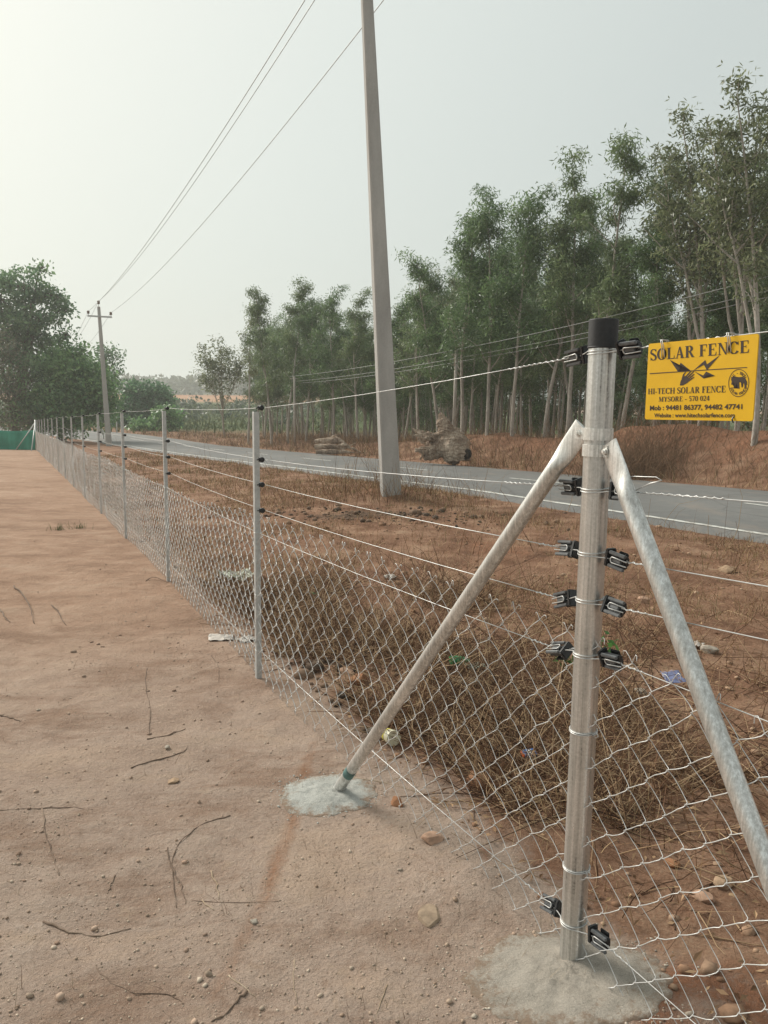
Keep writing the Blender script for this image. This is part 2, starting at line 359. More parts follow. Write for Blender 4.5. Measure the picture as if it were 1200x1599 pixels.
# pale grit
pk = t.math('MULTIPLY', t.mr(vor.outputs['Distance'], .22, .1, 0, 1), t.mr(vor.outputs['Color'], .78, .84, 0, 1))
sand = t.mix(t.math('MULTIPLY', pk, .75), sand, (.5, .43, .34))
pk2 = t.math('MULTIPLY', t.mr(vor2.outputs['Distance'], .2, .1, 0, 1), t.mr(vor2.outputs['Color'], .86, .9, 0, 1))
sand = t.mix(t.math('MULTIPLY', pk2, .6), sand, (.2, .14, .1))
g2 = t.noise(1.6, p, 5, .65)
grass = t.ramp(t.math('ADD', t.math('MULTIPLY', g2, .6), t.math('MULTIPLY', fine, .4)), [(.33, (.085, .045, .029)), (.45, (.195, .105, .066)), (.55, (.3, .18, .118)), (.67, (.41, .285, .195))])
red = t.ramp(t.math('ADD', t.math('MULTIPLY', mid, .5), t.math('MULTIPLY', fine, .5)), [(.34, (.13, .058, .033)), (.52, (.25, .122, .072)), (.68, (.36, .2, .125))])
ash = t.ramp(fine, [(.35, (.035, .026, .02)), (.65, (.145, .1, .07))])
nb = t.math('ADD', t.math('MULTIPLY', mid, .7), t.math('MULTIPLY', fine, .5))
def soft(m, lo=.35, hi=.75):
    return t.mr(t.math('ADD', m, t.math('MULTIPLY', t.math('SUBTRACT', nb, .6), 1.7)), lo, hi, 0, 1)
c = t.mix(soft(m1.outputs[0]), sand, grass)
c = t.mix(soft(m1.outputs[1], .45, 1.0), c, red)
c = t.mix(t.math('MULTIPLY', soft(m1.outputs[2], .4, .9), .85), c, ash)
c = t.mix(t.math('MULTIPLY', soft(strip, .42, 1.05), .75), c, (.27, .125, .06))
wv = t.noise(.12, t.pos((.25, 1.2, 1)), 4)
c = t.mix(m2.outputs[0], c, t.ramp(wv, [(.35, (.04, .065, .022)), (.55, (.085, .11, .04)), (.7, (.14, .13, .06))]))
wv2 = t.noise(.05, t.pos((.06, 1, 1)), 4)
c = t.mix(m2.outputs[1], c, t.ramp(wv2, [(.4, (.3, .13, .06)), (.5, (.42, .21, .11)), (.6, (.28, .17, .08))]))
c = t.mix(m2.outputs[2], c, t.ramp(wv2, [(.4, (.06, .08, .045)), (.6, (.13, .12, .07))]))
hgt = t.math('ADD', t.math('MULTIPLY', mid, 1.2), t.math('ADD', t.math('MULTIPLY', fine, .35), t.math('ADD', t.math('MULTIPLY', grain, .12), t.math('MULTIPLY', t.math('ADD', pk, pk2), .1))))
M['soil'] = t.bsdf(Base_Color=c, Roughness=1., Specular_IOR_Level=.1, Normal=t.bump(hgt, .9, .045))

def mat_vcol(name, rough=.9, transl=0., scale=None, gain=1.):
    t = NT(name); c = t.attr('Col').outputs['Color']
    if scale:
        n = t.noise(scale, t.pos(), 4); c = t.mix(1., c, t.ramp(n, [(.3, (.6, .6, .6)), (.7, (1.2, 1.2, 1.2))]), 'MULTIPLY')
    b = t.n('ShaderNodeBsdfPrincipled', {'Base Color': c, 'Roughness': rough, 'Specular IOR Level': .45 if name == 'leaf' else .2})
    if transl:
        tr = t.n('ShaderNodeBsdfTranslucent', {'Color': c}); mx = t.n('ShaderNodeMixShader', {0: transl, 1: b.outputs[0], 2: tr.outputs[0]})
        t.t.links.new(mx.outputs[0], t.out.inputs[0])
    else: t.t.links.new(b.outputs[0], t.out.inputs[0])
    return t.m
M['leaf'] = mat_vcol('leaf', .38, .45)
M['dry'] = mat_vcol('dry_stems', .9, .15)
M['stone'] = mat_vcol('stone', .95, 0, 30)
def mat_bark(name, c0, c1, c2):
    t = NT(name); a = t.noise(3, t.coord('Object', (1, 1, .25)), 5, .65); b = t.noise(25, t.coord('Object', (1, 1, .3)), 4)
    return t.bsdf(Base_Color=t.ramp(t.math('ADD', t.math('MULTIPLY', a, .6), t.math('MULTIPLY', b, .4)), [(.35, c0), (.5, c1), (.65, c2)]), Roughness=.9, Specular_IOR_Level=.2, Normal=t.bump(b, .5, .02))
M['euc'] = mat_bark('pale_bark', (.2, .175, .15), (.4, .36, .315), (.56, .52, .47))
M['bark'] = mat_bark('dark_bark', (.06, .048, .036), (.12, .095, .075), (.18, .15, .12))
M['stump'] = mat_bark('weathered_wood', (.11, .07, .05), (.32, .24, .18), (.56, .46, .365))
M['hollow'] = mat_plain('hollow_shade', (.025, .018, .014), .95, 0, .3, 12, .5)  # near-black colour painted for the shade inside the stump hollow
M['stick'] = mat_bark('stick', (.1, .07, .052), (.19, .135, .1), (.27, .205, .155))
M['straw'] = mat_bark('pale_stick', (.25, .18, .12), (.36, .28, .2), (.46, .38, .29))
M['net'] = None
t = NT('green_shade_net'); n = t.noise(3, t.pos((1, 1, .4)), 4); w = t.noise(90, t.pos(), 2)
M['net'] = t.bsdf(Base_Color=t.ramp(t.math('ADD', t.math('MULTIPLY', n, .7), t.math('MULTIPLY', w, .3)), [(.35, (.02, .17, .115)), (.65, (.05, .3, .21))]), Roughness=.8)
M['white'] = mat_plain('white_paint', (.75, .75, .72), .6, 0, .08, 10)
M['cup'] = mat_plain('cream_plastic', (.62, .58, .42), .45, 0, .15, 30)
M['cupband'] = mat_plain('yellow_band', (.6, .52, .08), .5, 0, .1, 30)
M['greenp'] = mat_plain('green_plastic', (.02, .26, .09), .3, 0, .2, 40)
M['blue'] = mat_plain('blue_card', (.06, .16, .42), .5, 0, .2, 60)
M['bluegrey'] = mat_plain('blue_grey_card', (.17, .19, .33), .5, 0, .3, 30)
M['orange'] = mat_plain('orange_card', (.6, .13, .04), .5, 0, .2, 60)
M['paper'] = mat_plain('dusty_paper', (.52, .47, .42), .8, 0, .15, 25)
M['paperg'] = mat_plain('dusty_plastic', (.4, .42, .33), .6, 0, .2, 25)
M['teal'] = mat_plain('teal_paint', (.1, .2, .19), .6, 0, .3, 60)
M['cable'] = mat_plain('aluminium_cable', (.3, .3, .3), .5, .2, .1, 10)

# ------------------------------------------------------------------ ground
def axis(lo, hi, c0, c1, d, g):
    mid_ = list(np.arange(c0, c1+1e-6, d)); a = []; x = c1; s = d
    while x < hi: s *= g; x += s; a.append(x)
    b = []; x = c0; s = d
    while x > lo: s *= g; x -= s; b.append(x)
    return np.array(b[::-1]+mid_+a)
xs = axis(-900, 900, -2.0, 2.4, .026, 1.055); ys = axis(-40, 900, 1.0, 5.2, .026, 1.045)
GX, GY = np.meshgrid(xs, ys)
gz, gm, gm2 = terrain(GX, GY, masks=True)
nx, ny = len(xs), len(ys)
i = (np.arange(ny-1)[:, None]*nx+np.arange(nx-1)[None]).ravel()
g = mk('ground', np.stack([GX, GY, gz], -1).reshape(-1, 3), [np.stack([i, i+1, i+nx+1, i+nx], -1)], M['soil'], smooth=True, cols={'mask': gm.reshape(-1, 4), 'mask2': gm2.reshape(-1, 4)})
tag(g, None, None, None, 'structure')
# road: strip with cambered top and real edges
fr = np.array([0, .03, .25, .5, .75, .97, 1.]); cam_h = np.array([-.06, .03, .05, .065, .05, .03, -.06])
RV = []
for k in range(len(NEAR)):
    for a, h in zip(fr, cam_h):
        pxy = NEAR[k]+RN[k]*RW[k]*a; RV.append((pxy[0], pxy[1], float(zbase(pxy[0], pxy[1]))+h))
RV = np.array(RV).reshape(len(NEAR), 7, 3); i = (np.arange(len(NEAR)-1)[:, None]*7+np.arange(6)[None]).ravel()
tag(mk('road', RV.reshape(-1, 3), [np.stack([i, i+1, i+8, i+7], -1)], M['asphalt'], smooth=False), None, None, None, 'structure')
def road_strip(name, a0, a1, lift, spans):
    V = []; Q = []; rg = np.random.default_rng(3)
    def ptz(kf, a):
        k = int(kf); f_ = kf-k; k2 = min(k+1, len(NEAR)-1)
        P = (NEAR[k]*(1-f_)+NEAR[k2]*f_); N_ = RN[k]*(1-f_)+RN[k2]*f_; W_ = RW[k]*(1-f_)+RW[k2]*f_
        q = P+N_*W_*a; hh = np.interp(a, fr, cam_h); return (q[0], q[1], float(zbase(P[0]+N_[0]*W_*.5, P[1]+N_[1]*W_*.5))*0+float(zbase(q[0], q[1]))+hh+lift)
    for k0, k1 in spans:
        kk = np.linspace(k0, k1, max(2, int((k1-k0)*5)))
        b = len(V)
        for x in kk:
            j0, j1 = (rg.normal(0, .0011, 2) if lift < .02 else (0, 0))
            V += [ptz(x, a0+j0), ptz(x, a1+j1)]
        for m_ in range(len(kk)-1): Q.append((b+2*m_, b+2*m_+1, b+2*m_+3, b+2*m_+2))
    return tag(mk(name, np.array(V), [np.array(Q)], M['line']), None, None, None, 'structure')
road_strip('road_edge_line', .034, .054, .006, [(0, len(NEAR)-2)])
seg = np.linalg.norm(NEAR[1]-NEAR[0])
kd = lambda Y: int(np.argmin(np.abs(NEAR[:, 1]-Y)))
sp = []
kk0 = kd(20.3-7.5*3)
while kk0 < kd(60): sp.append((kk0, kk0+2.6/seg)); kk0 += 6.3/seg
road_strip('road_centre_line', .49, .508, .006, sp)

# ------------------------------------------------------------------ stuff on the ground
def pick(n, x0, x1, y0, y1, dens):                   # random ground points, density function 0..1
    out = []; tot = 0
    while tot < n:
        X = rng.uniform(x0, x1, n*2); Y = rng.uniform(y0, y1, n*2); k = rng.random(n*2) < dens(X, Y)
        out.append(np.stack([X[k], Y[k]], -1)); tot += k.sum()
        if len(out) > 60: break
    return np.concatenate(out)[:n]
ICO = None
bm = bmesh.new(); bmesh.ops.create_icosphere(bm, subdivisions=1, radius=1); ICO = np.array([v.co[:] for v in bm.verts]); ICOF = np.array([[v.index for v in f.verts] for f in bm.faces]); bm.free()
bm = bmesh.new(); bmesh.ops.create_icosphere(bm, subdivisions=3, radius=1); ICO3 = np.array([v.co[:] for v in bm.verts]); ICO3F = np.array([[v.index for v in f.verts] for f in bm.faces]); bm.free()
def stones(name, P, size, cols, mat, flat=.65):
    n = len(P); V = ICO[None]*(1+rng.uniform(-.28, .28, (n, len(ICO), 1)))*np.stack([rng.uniform(.7, 1.2, n), rng.uniform(.7, 1.2, n), rng.uniform(.45, .8, n)], -1)[:, None]
    a = rng.uniform(0, 6.28, n); c_, s_ = np.cos(a), np.sin(a)
    V = np.stack([V[..., 0]*c_[:, None]-V[..., 1]*s_[:, None], V[..., 0]*s_[:, None]+V[..., 1]*c_[:, None], V[..., 2]], -1)*size[:, None, None]
    z = terrain(P[:, 0], P[:, 1]); V += np.stack([P[:, 0], P[:, 1], z+size*.2], -1)[:, None]
    Fc = ICOF[None]+(np.arange(n)*len(ICO))[:, None, None]
    return mk(name, V.reshape(-1, 3), [Fc.reshape(-1, 3)], mat, cols={'Col': np.repeat(cols, len(ICO), 0)}, smooth=True)
def colmix(n, a, b, jit=.15):
    f_ = rng.random((n, 1)); return (np.array(a)*(1-f_)+np.array(b)*f_)*rng.uniform(1-jit, 1+jit, (n, 1))
P = pick(11000, -2.2, 1.0, 1.15, 6.5, lambda X, Y: (wdist(X, Y) < .1)*np.clip(1.6/Y, 0, 1)*(.35+.65*(fbm(X*1.5, Y*1.5, 5, 3) > 0)))
tag(stones('gravel', P, rng.lognormal(-6.25, .55, len(P)), colmix(len(P), (.3, .21, .15), (.52, .43, .34)), M['stone']), 'tiny grit and pebbles over the bare sandy soil', 'gravel', None, 'stuff')
P = pick(1500, -4, 7, 1.2, 16, lambda X, Y: (wdist(X, Y) > .1)*(road_coord(X, Y)[0] < -.3)*np.clip(2.5/Y, .1, 1))
tag(stones('rubble', P, rng.lognormal(-4.3, .55, len(P)), colmix(len(P), (.22, .11, .06), (.42, .29, .2)), M['stone']), 'small stones and clods on the brown verge', 'rubble', None, 'stuff')
fa = rng.uniform(0, 6.283, 1500); fr_ = np.abs(rng.normal(.8, .22, 1500)); half = np.arange(1500) < 700
P = np.where(half[:, None], np.stack([FOOT[0]+.2*fr_*np.cos(fa), FOOT[1]+.17*fr_*np.sin(fa)], -1), np.stack([POST[0]-.03+.3*fr_*np.cos(fa), POST[1]-.07+.22*fr_*np.sin(fa)], -1))
tag(stones('concrete_gravel', P, rng.lognormal(-6.15, .45, len(P)), np.where(half[:, None], colmix(1500, (.4, .4, .36), (.6, .6, .56)), colmix(1500, (.36, .3, .24), (.52, .46, .38))), M['stone']), 'crumbs of spilled concrete round the two footings', 'gravel', None, 'stuff')
P = pick(380, -4.5, 1, 1.2, 14, lambda X, Y: (wdist(X, Y) < .1)*np.clip(2.2/Y, 0, 1)*(.2+.8*(fbm(X*.8, Y*.8, 6, 3) > .03)))
tag(stones('dirt_clods', P, rng.lognormal(-5.0, .45, len(P)), colmix(len(P), (.3, .2, .145), (.42, .31, .235)), M['stone'], .5), 'small crumbly soil clods over the bare field', 'clods', None, 'stuff')
ac = at(570, 800, 11.4)
P = np.stack([ac[0]+rng.normal(0, 1.25, 420), ac[1]+rng.normal(0, .5, 420)], -1); P[:, 1] -= (P[:, 0]-ac[0])*.12
P2 = np.stack([rng.normal(-.3, .2, 160), rng.normal(4.7, .55, 160)], -1); P = np.concatenate([P, P2])
P = P[(wdist(P[:, 0], P[:, 1]) > .2)]
tag(stones('dirt', P, rng.lognormal(-4.1, .6, len(P)), colmix(len(P), (.05, .04, .033), (.24, .16, .11)), M['stone']), 'dark burnt clods lying in a row across the verge', 'clods', None, 'stuff')

def blades(name, P, h, cols, lean=.5, width=.004, mat=None, curl=.4, seg=3):
    n = len(P); z = terrain(P[:, 0], P[:, 1]) if P.shape[1] == 2 else P[:, 2]
    az = rng.uniform(0, 6.283, n); ln = np.abs(rng.normal(0, lean, n)); wz = az+rng.normal(1.57, .5, n)
    tt = np.linspace(0, 1, seg+1)
    ang = ln[:, None]+curl*rng.uniform(0, 1.6, n)[:, None]*tt[None]*1.3
    ang = np.minimum(ang, 1.62)
    dl = h[:, None]/seg
    r_ = np.concatenate([np.zeros((n, 1)), np.cumsum(np.sin(ang[:, 1:])*dl, 1)], 1); zz = np.concatenate([np.zeros((n, 1)), np.cumsum(np.cos(ang[:, 1:])*dl, 1)], 1)
    C = np.stack([P[:, 0, None]+r_*np.cos(az)[:, None], P[:, 1, None]+r_*np.sin(az)[:, None], z[:, None]+zz-.004], -1)
    wd = np.asarray(width)*rng.uniform(.6, 1.4, n)[:, None]*(1-.75*tt[None])*.5
    S = np.stack([np.cos(wz), np.sin(wz), rng.normal(0, .3, n)], -1)[:, None]*wd[..., None]
    V = np.stack([C-S, C+S], 2)                       # n,seg+1,2,3
    b = (np.arange(n)*(seg+1)*2)[:, None]; j = np.arange(seg)[None]*2
    q = np.stack([b+j, b+j+1, b+j+3, b+j+2], -1).reshape(-1, 4)
    return mk(name, V.reshape(-1, 3), [q], mat or M['dry'], cols={'Col': np.repeat(cols, (seg+1)*2, 0)})
straw, brown, dk = (.46, .34, .2), (.25, .14, .075), (.09, .05, .03)
def cmix3(n):
    a = colmix(n, straw, brown); k = rng.random(n) < .45; a[k] = colmix(int(k.sum()), brown, dk); return a
# dense dead weeds right behind the wire mesh, thinner toward the road
dn = lambda X, Y: (wdist(X, Y) > .28+.25*fbm(X*3, Y*3, 8, 2))*np.clip(sstep(1.2, 2.2, Y+wdist(X, Y)*.8), 0, 1)*(.1+.9*(fbm(X*1.6, Y*1.6, 21, 3) > -.02))*(np.exp(-(((X-.9)/.36)**2+((Y-1.72)/.33)**2)) < .35)*(road_coord(X, Y)[0] < -.15)
P = pick(17000, -1.5, 4.5, 1.4, 6.5, lambda X, Y: dn(X, Y)*np.clip(1.15-wdist(X, Y)*.3, .14, 1))
h = rng.lognormal(-2.45, .5, len(P)); tag(blades('dry_grass', P, h, cmix3(len(P)), .9, .0042), 'tangled brown dead weeds and grass behind the wire mesh', 'dry grass', None, 'stuff')
P = pick(50000, -12, 9, 5.5, 36, lambda X, Y: (wdist(X, Y) > .15)*(road_coord(X, Y)[0] < -.05)*np.clip(7/Y, .1, 1)*(.12+.88*(fbm(X*.9, Y*.9, 22, 4) > .02)))
h = rng.lognormal(-2.6, .5, len(P)); tag(blades('verge_grass', P, h, np.where(rng.random((len(P), 1)) < .12, colmix(len(P), (.12, .13, .05), (.2, .18, .08)), cmix3(len(P))*1.05), .7, np.clip(.0035*P[:, 1, None]/6, .004, .015)), 'sparse straw coloured grass on the road verge', 'dry grass', None, 'stuff')
P = pick(15000, -6, 6, 1.5, 15, lambda X, Y: (wdist(X, Y) > .12)*(road_coord(X, Y)[0] < -.2)*np.clip(3.2/Y, .05, 1)*(.25+.75*(fbm(X*1.4, Y*1.4, 23, 3) > -.02)))
lc = colmix(len(P), (.42, .28, .165), (.13, .07, .04), .25); P3 = np.concatenate([P, terrain(P[:, 0], P[:, 1])[:, None]+rng.uniform(.0, .03, (len(P), 1))], 1)
def leafset0(C, ln, wd, cols):
    N_ = len(C); d = rng.normal(0, 1, (N_, 3))*np.array([1, 1, .35]); d /= np.linalg.norm(d, axis=1)[:, None]; w_ = np.cross(d, rng.normal(0, .4, (N_, 3))+np.array([0, 0, 1.])); w_ /= np.linalg.norm(w_, axis=1)[:, None]
    L = ln*rng.lognormal(0, .4, N_)[:, None]; W_ = wd*rng.lognormal(0, .3, N_)[:, None]; u_ = np.array([0, 0, 1.])*L*rng.uniform(-.1, .25, (N_, 1))
    V = np.stack([C, C+d*L*.5+w_*W_+u_, C+d*L, C+d*L*.5-w_*W_+u_], 1); return V.reshape(-1, 3), np.arange(N_*4).reshape(-1, 4), np.repeat(cols, 4, 0)
V, q, cc = leafset0(P3, .03, .0055, lc); tag(mk('leaf_litter', V, [q], M['dry'], cols={'Col': cc}), 'dry fallen leaves and bark bits over the verge', 'leaf litter', None, 'stuff')
# bank beyond the road
def bdens(X, Y):
    q, w_ = road_coord(X, Y); t_ = q-w_
    mound = sstep(1.6, 2.4, t_)*(1-sstep(3.4, 4.6, t_))*np.interp(Y, [0, 14, 30, 36], [.93, .93, .8, 0])
    return (t_ > .15)*(t_ < 14)*np.clip(1.2-t_*.06, .2, 1)*(1-mound)*(.25+.75*(fbm(X*.5, Y*.5, 25, 3) > -.08))*np.clip(25/Y, .3, 1)
P = pick(34000, -25, 24, 10, 66, bdens)
h = rng.lognormal(-1.45, .5, len(P)); tag(blades('bank_grass', P, h, np.where(rng.random((len(P), 1)) < .1, colmix(len(P), (.1, .12, .045), (.16, .15, .07)), cmix3(len(P))*1.0), .5, np.clip(.0042*P[:, 1, None]/6, .006, .03)), 'tall brown dry grass on the bank beyond the road', 'dry grass', None, 'stuff')
# straw bits on the bare field
P = pick(5200, -3, 1, 1.1, 9, lambda X, Y: (wdist(X, Y) < .15)*np.clip(1.5/Y, 0, 1)*(.12+.88*(fbm(X*2.2, Y*2.2, 27, 3) > .09)))
h = rng.lognormal(-3.5, .5, len(P)); tag(blades('straw_litter', P, h, colmix(len(P), (.46, .38, .28), (.14, .09, .06)), 1.25, .0018, curl=.25), 'scattered straw bits and root fibres on the sandy soil', 'straw litter', None, 'stuff')

# tangled fine twigs of dead bushes behind the mesh
def twigs(name, P, L, cols, k=4, rad=.0018, tilt=(.3, 1.5), n=6):
    B = len(P); az = rng.uniform(0, 6.283, B); ti = rng.uniform(*tilt, B); tt = np.linspace(0, 1, n)
    d = np.stack([np.sin(ti)*np.cos(az), np.sin(ti)*np.sin(az), np.cos(ti)], -1)
    bend = rng.normal(0, .28, (B, 3)); z = terrain(P[:, 0], P[:, 1])
    C = np.stack([P[:, 0], P[:, 1], z], -1)[:, None]+L[:, None, None]*(tt[None, :, None]*d[:, None]+(tt**2)[None, :, None]*bend[:, None]+.03*rng.normal(0, 1, (B, n, 3))*tt[None, :, None])
    zg_ = terrain(C[..., 0], C[..., 1]); C[..., 2] = np.maximum(C[..., 2], zg_+.004)
    V, q = tubes(C, rad*rng.uniform(.5, 1.5, (B, 1))*(1-.6*tt[None]), k)
    return mk(name, V, [q], M['dry'], cols={'Col': np.repeat(cols, n*k, 0)}, smooth=True)
P = pick(7500, -1.6, 3.4, 1.5, 7, lambda X, Y: dn(X, Y)*np.clip(1.3-wdist(X, Y)*.42, .06, 1))
tag(twigs('dead_undergrowth', P, np.minimum(rng.lognormal(-1.45, .5, len(P)), .2+.45*np.clip(wdist(P[:, 0], P[:, 1]), 0, 1)), np.where(rng.random((len(P), 1)) < .42, colmix(len(P), (.56, .41, .26), (.34, .22, .13)), colmix(len(P), (.2, .11, .065), (.06, .035, .024))), 4, .0023, (.75, 1.56)), 'tangle of thin dead stems matted behind the wire mesh', 'dead weeds', None, 'stuff')
# dead weeds around the pole foot and along the road
P = np.concatenate([np.stack([rng.normal(.0, .85, 420), rng.normal(13.5, .5, 420)], -1), pick(200, -9, 6, 7, 24, lambda X, Y: (wdist(X, Y) > .6)*(road_coord(X, Y)[0] < -.1)*1.)])
tag(twigs('verge_weeds', P, rng.lognormal(-.95, .4, len(P)), cmix3(len(P)), 3, .0035, (.05, .6)), 'thin dead weed stalks standing on the verge by the pole', 'dead weeds', None, 'stuff')
def brushd(X, Y):
    q, w_ = road_coord(X, Y); t_ = q-w_; return (t_ > .7)*(t_ < 3.2)
pb = at(985, 690, 20.4); P = np.concatenate([np.stack([rng.normal(pb[0], .75, 1500), rng.normal(pb[1], .7, 1500)], -1), pick(2600, -8, 16, 12, 46, lambda X, Y: brushd(X, Y)*.6)])
tag(twigs('bank_brush', P, rng.lognormal(-.3, .38, len(P)), colmix(len(P), (.33, .21, .13), (.15, .1, .06)), 3, .0045, (.1, .9)), 'leafless reddish brush growing on the red earth bank', 'brush', None, 'stuff')
# green crop beyond the road bend
P = pick(9000, -75, 10, 66, 190, lambda X, Y: np.clip(80/Y, .2, 1)*(X < -3))
h = rng.lognormal(-.75, .4, len(P)); tag(blades('crop_foliage', P, h, colmix(len(P), (.05, .085, .03), (.15, .16, .06)), .4, np.clip(.0022*P[:, 1, None], .12, .5)), 'hazy green crop field beyond the road', 'crops', None, 'stuff')

# ------------------------------------------------------------------ fence
LPY = np.array([LP1 + (FEND-LP1)*k/NPOST for k in range(NPOST)])
wires_h = None
zW = [onfence(410, 637), onfence(412, 720), onfence(412, 760), onfence(412, 801)]
HW = [p[2]-zt(*LP1) for p in zW]                       # wire heights on line posts
HT = onfence(408, 830)[2]; HB = .17
LH = 1.54
ordinal = ['nearest', 'second', 'third', 'fourth', 'fifth', 'sixth', 'seventh', 'eighth', 'ninth', 'tenth', 'eleventh', 'twelfth', 'thirteenth', 'fourteenth']
fd3 = np.array([FDIR[0], FDIR[1], 0]); fn3 = np.array([FN[0], FN[1], 0])   # fn3 points to the road side
d03 = np.array([D0[0], D0[1], 0]); n03 = np.array([D0[1], -D0[0], 0])
def line_post(xy, label, zoff=0):
    z0 = zt(*xy); base = np.array([xy[0], xy[1], z0])
    root = empty('line_post', base, label, 'fence post', 'slim angle-iron posts along the fence')
    m = MB(base); t_ = .004; wv_ = .031
    rot = np.stack([fn3, fd3, [0, 0, 1]], 1)
    m.box(base+fd3*0+np.array([0, 0, LH/2-.15]), (wv_, t_, LH+.3), rot)
    m.box(base+fn3*(-wv_/2+t_/2)+fd3*(wv_/2+t_/2)+np.array([0, 0, LH/2-.15]), (t_, wv_, LH+.299), rot)
    bevel(m.build('post', M['angle'], root), .0012, 1, False)
    for hh in HW:
        c = base+fn3*(wv_/2+.012)+np.array([0, 0, hh]); q = MB(base)
        q.ring(c-fd3*.008, fd3, .010, .005, 18, 6); q.ring(c+fd3*.008, fd3, .010, .005, 18, 6)
        q.cyl(c-fd3*.012, c+fd3*.012, .0098, k=14); q.cyl(c-fn3*.03, c-fn3*.008, .004, k=6); q.ring(c-fn3*.016, fn3, .009, .004, 12, 5)
        q.build('insulator', M['black'], root, smooth=True)
    for hh in (HT, .5, HB):
        q = MB(base); q.ring(base+np.array([0, 0, hh])-fn3*.0, fn3*.15+np.array([0, 0, 1.]), .023, .0015, 14, 5); q.build('tie_wire', M['wire'], root)
    return root
for k in range(NPOST):
    line_post(LPY[k], ['slim grey angle-iron post nearest to the braced corner post'] and ('slim grey angle-iron fence post, %s in line from the braced corner pipe' % ('first' if k == 0 else ordinal[k])))
line_post(NEARX, 'slim grey angle-iron post beyond the yellow sign toward the camera')
# far end post with its two braces
zb = zt(*FEND); base = np.array([*FEND, zb])
root = empty('end_post', base, 'far pale corner post with two slanting braces beside the green net', 'fence post')
m = MB(base); m.cyl(base-[0, 0, .1], base+[0, 0, 1.55], .036, k=14); m.build('post', M['steel2'], root, True)
e1 = ground(24, 703, 20, 80); 
for (px, py) in ((24, 702), (49, 703)):
    g_ = at(px, py, YEND-(.2 if px < 40 else 1.6)); g_[2] = zt(g_[0], g_[1])
    m = MB(base); m.cyl(g_-[0, 0, .05], base+[0, 0, 1.42], .026, k=10); m.build('brace', M['angle'], root, True)

# corner post
zp = zt(*POST); base = np.array([*POST, 0.]); PR = .0345
ZT = 1.79
root = empty('corner_post', (base[0], base[1], 0), 'thick galvanised corner pipe with black cap set in a sandy concrete mound', 'fence post')
m = MB(base); zz = np.linspace(-.2, ZT-.06, 24); m.tube(np.stack([0*zz+base[0], 0*zz+base[1], zz], -1), PR, 40); autosmooth(m.build('pipe', M['steel'], root))
m = MB(base); m.tube([base+[0, 0, ZT-.072], base+[0, 0, ZT-.070], base+[0, 0, ZT-.02], base+[0, 0, ZT-.002], base+[0, 0, ZT], base+[0, 0, ZT+.0003]], [PR+.001, PR+.0022, PR+.0022, PR+.0021, PR+.0008, PR*.5], 40)
m.ring(base+[0, 0, ZT-.069], (0, 0, 1), PR+.0015, .0018, 40, 6); autosmooth(m.build('cap', M['cap'], root), 30)
def lumpmound(c, rx, ry, hgt, name, mat, root_, org, seed, rough=.02, rot=0.):
    rr = np.linspace(0, 1, 26); th = np.linspace(0, 2*np.pi, 72, endpoint=False); V = []
    for r_ in rr:
        e = 1+(.22*fbm(np.cos(th)*1.7+seed, np.sin(th)*1.7+seed, seed, 4)*2+.22*fbm(np.cos(th)*9+seed, np.sin(th)*9+seed, seed+2, 3))*r_
        lx = rx*r_*e*np.cos(th); ly = ry*r_*e*np.sin(th)
        x = c[0]+lx*math.cos(rot)-ly*math.sin(rot); y = c[1]+lx*math.sin(rot)+ly*math.cos(rot)
        pr = np.clip(1-r_**1.5, 0, 1)
        zt_ = terrain(x, y); V.append(np.stack([x, y, zt_+hgt*pr*(1+1.2*fbm(x*9, y*9, seed+3, 3))+rough*fbm(x*35, y*35, seed+5, 4)*min(1, (1-r_)*5)-.012*(r_ > .97)], -1))
    V = np.array(V).reshape(-1, 3); n = 72; i_ = np.arange(25)[:, None]*n; j_ = np.arange(n)[None]
    q = np.stack([i_+j_, i_+n+j_, i_+n+(j_+1) % n, i_+(j_+1) % n], -1).reshape(-1, 4)
    ed_ = np.repeat(rr, n)[:, None]*np.ones((1, 3)); return mk(name, V, [q], mat, root_, True, org=org, cols={'edge': ed_})
lumpmound((base[0]-.02, base[1]-.06), .28, .21, .026, 'footing', M['mix2'], root, base, 4, .02)
# clamps and braces
zc = at(930, 681, POST[1]-PR)[2]; zc2 = at(930, 698, POST[1]-PR)[2]
topL = onfence(897, 690, -.03); footL = ground(527, 1235); 
def clampring(z, ear_dir, ear_len, name):
    m = MB(base); th = np.linspace(0, 2*np.pi, 48, endpoint=False); V = []
    for (r_, dz) in ((PR+.0005, -.015), (PR+.0035, -.015), (PR+.0035, .015), (PR+.0005, .015)):
        V.append(np.stack([base[0]+r_*np.cos(th), base[1]+r_*np.sin(th), 0*th+z+dz], -1))
    V = np.array(V); n = 48; q = []
    for a in range(3):
        for j in range(n): q.append((a*n+j, a*n+(j+1) % n, (a+1)*n+(j+1) % n, (a+1)*n+j))
    m.add(V.reshape(-1, 3), q)
    e = np.asarray(ear_dir, float); e /= np.linalg.norm(e); s_ = np.cross([0, 0, 1.], e)
    rot = np.stack([e, s_, [0, 0, 1.]], 1)
    for sd in (-.0045, .0045): m.box(np.array([base[0], base[1], z])+e*(PR+ear_len/2-.004)+s_*sd, (ear_len, .003, .0297), rot)
    o = m.build(name, M['clamp'], root); autosmooth(o, 35)
    b = MB(base); cb = np.array([base[0], base[1], z])+e*(PR+ear_len*.62)
    b.cyl(cb-s_*.016, cb+s_*.016, .0042, k=10)
    for sd in (-1, 1): b.cyl(cb+s_*sd*.006, cb+s_*sd*.0125, .0085, k=6); b.cyl(cb+s_*sd*.0055, cb+s_*sd*.007, .0105, k=14)
    b.build('bolt', M['clamp'], o)
    return cb
dirL = footL-np.array([base[0], base[1], 0]); dirL[2] = 0; dirL /= np.linalg.norm(dirL)
